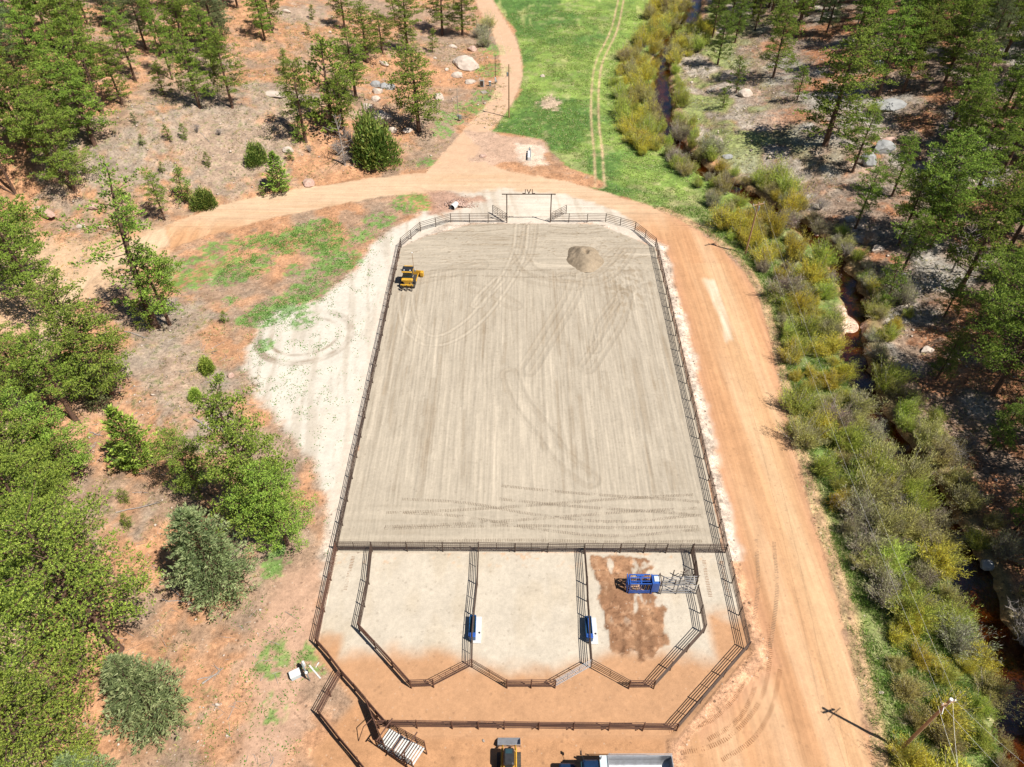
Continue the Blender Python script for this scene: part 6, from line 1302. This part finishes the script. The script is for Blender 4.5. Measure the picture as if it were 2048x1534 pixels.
# thin service poles with boxes by the far road
p = at(917, 241); t = thing('service_pole', 'thin pale service pole with a grey meter box left of the far road', 'service pole', p, group='service poles')
MB().tube((0, 0, -0.2), (0, 0, 6.2), 0.07, 0.05, n=8).build('pole', M_GREYW, t); MB().box((0.35, -0.1, 0.75), (0.55, 0.35, 0.8), bev=0.04).build('meter_box', M_GREYB, t); MB().box((-0.15, -0.15, 1.0), (0.25, 0.2, 0.35), bev=0.03).build('switch_box', M_GREYB, t)
p = at(991, 168); t = thing('service_pole', 'thin dark service pole beside the grey cabinets at the far road', 'service pole', p, group='service poles')
MB().tube((0, 0, -0.2), (0, 0, 6.0), 0.07, 0.05, n=8).build('pole', M_STEEL, t); MB().box((0, -0.12, 1.0), (0.3, 0.2, 0.8), bev=0.03).build('meter_box', M_LGREY, t); MB().box((0.28, -0.1, 0.6), (0.18, 0.2, 0.5), bev=0.03).build('switch_box', M_GREYB, t)
p = at(964, 174); t = thing('utility_cabinet', 'tall grey utility cabinet left of the far road', 'cabinet', p)
b = MB(); b.box((0, 0, 0.75), (0.7, 0.35, 1.3), bev=0.04); b.build('cabinet_body', M_GREYB, t); MB().box((0, -0.19, 0.8), (0.55, 0.03, 0.95)).build('door', M_STEEL, t)
for sx in (-.42, .42): pipe('post', (sx, 0, -0.1), (sx, 0, 1.9), 0.05, M_LENS, t)
p = at(980, 172); t = thing('utility_pedestal', 'small grey utility pedestal between the tall cabinet and the dark service pole', 'pedestal', p)
MB().box((0, 0, 0.45), (0.5, 0.4, 0.9), bev=0.05, tx=.85, ty=.85).build('pedestal_body', M_GREYB, t); MB().box((0, 0, 0.95), (0.55, 0.45, 0.08), bev=0.03).build('lid', M_LGREY, t)
p = at(968, 185); tag(MB().box((0, 0, 0.08), (1.2, 1.3, 0.16), rz=R(25), bev=0.03).build('concrete_slab', M_GREYW, None, loc=p), 'pale tilted slab lying on the grass below the grey cabinet', 'slab')
# white pipe hydrant trough on its pad above the junction
p = at(1059, 320); t = thing('stock_tank', 'long narrow white stock tank on the bare patch above the road junction', 'stock tank', (p.x, p.y+1.2, p.z), rz=R(-2))
b = MB(); b.box((-0.27, 0, 0.3), (0.06, 2.9, 0.6)); b.box((0.27, 0, 0.3), (0.06, 2.9, 0.6)); b.box((0, 1.42, 0.3), (0.47, 0.06, 0.6)); b.box((0, -1.42, 0.3), (0.47, 0.06, 0.6)); b.box((0, 0, 0.38), (0.47, 2.77, 0.06)); b.build('tank_body', M_WHITE, t)
MB().box((0, 1.8, 0.45), (0.35, 0.5, 0.7), bev=0.06).build('valve_box', M_GREYB, t); pipe('supply_pipe', (0, 2.1, 0), (0, 2.1, 0.9), 0.05, M_STEEL, t)
# culvert
p = at(911, 414); t = thing('culvert_pipe', 'corrugated white culvert pipe end poking out of the rubble near the arch', 'culvert pipe', (p.x, p.y, 0.05), rz=R(-118))
b = MB(); n = 16
for k in range(6):
    r = 0.48+0.02*(k % 2); x0_, x1_ = 0.22*k-0.3, 0.22*(k+1)-0.3
    V = [(x, math.cos(a)*rr, 0.35+math.sin(a)*rr) for x, rr in ((x0_, r), (x1_, 1.0-r-0.02)) for a in [2*math.pi*i/n for i in range(n)]]
    b.add(V, [(i, (i+1) % n, n+(i+1) % n, n+i) for i in range(n)])
b.build('pipe_wall', M_WHITE, t); MB().tube((-0.25, 0, 0.35), (0.5, 0, 0.35), 0.44, n=16).build('mouth_shade_plug', M_BLK, t)  # solid black plug stands in for the shade inside the pipe
# meter post, white box and boards at the lower left
p = at(592, 1352); t = thing('equipment_box', 'pale blue-white lidded box on the ground left of the alley gate', 'equipment box', (p.x, p.y, p.z), rz=R(28))
b = MB(); b.box((0, 0, 0.26), (0.85, 0.62, 0.5), bev=0.02); b.build('box_body', M_LGREY, t); MB().box((0, 0.0, 0.53), (0.9, 0.66, 0.05), bev=0.015).build('lid', M_WHITE, t)
p = at(615, 1352); t = thing('meter_rack', 'grey metal meter rack standing beside the pale equipment box', 'meter rack', (p.x, p.y, p.z), rz=R(-55))
for sx in (-.5, .5): pipe('post', (sx, 0, -0.1), (sx, 0, 1.5), 0.05, M_GALV, t)
MB().box((0, 0.0, 1.05), (1.1, 0.12, 0.75), bev=0.02).build('meter_panel', M_GREYB, t); MB().box((-0.5, 0.14, 1.25), (0.32, 0.2, 0.5), bev=0.03).build('switch_box', M_WHITE, t); MB().box((0.25, 0.12, 1.15), (0.25, 0.16, 0.35), bev=0.03).build('switch_box', M_BLK, t)
MB().tube((0.5, 0, 1.5), (0.5, 0, 1.6), 0.13, n=10).build('post_cap', M_WHITE, t)
for (a, b2, w, lab) in (((619, 1331), (641, 1357), .13, 'long white board lying beside the meter rack'), ((632, 1334), (638, 1325), .09, 'short white offcut at the upper end of the long board'), ((633, 1331), (648, 1348), .04, 'thin brown stick lying right of the long white board')):
    A_, B_ = at(*a), at(*b2); d = B_-A_; L = math.hypot(d.x, d.y); m = (A_+B_)/2
    tag(MB().box((0, 0, 0.035), (L, w, 0.05), rz=math.atan2(d.y, d.x)).build('board', M_WHITE if w > .05 else M_WOOD, None, loc=m), lab, 'board')
p = at(967, 1482, 0.0); tag(MB().box((0, 0, 0.04), (0.16, 0.24, 0.14), rz=0.5, bev=0.04).build('stone', M_GREYW, None, loc=p), 'small grey stone on the orange dirt left of the track loader', 'stone')
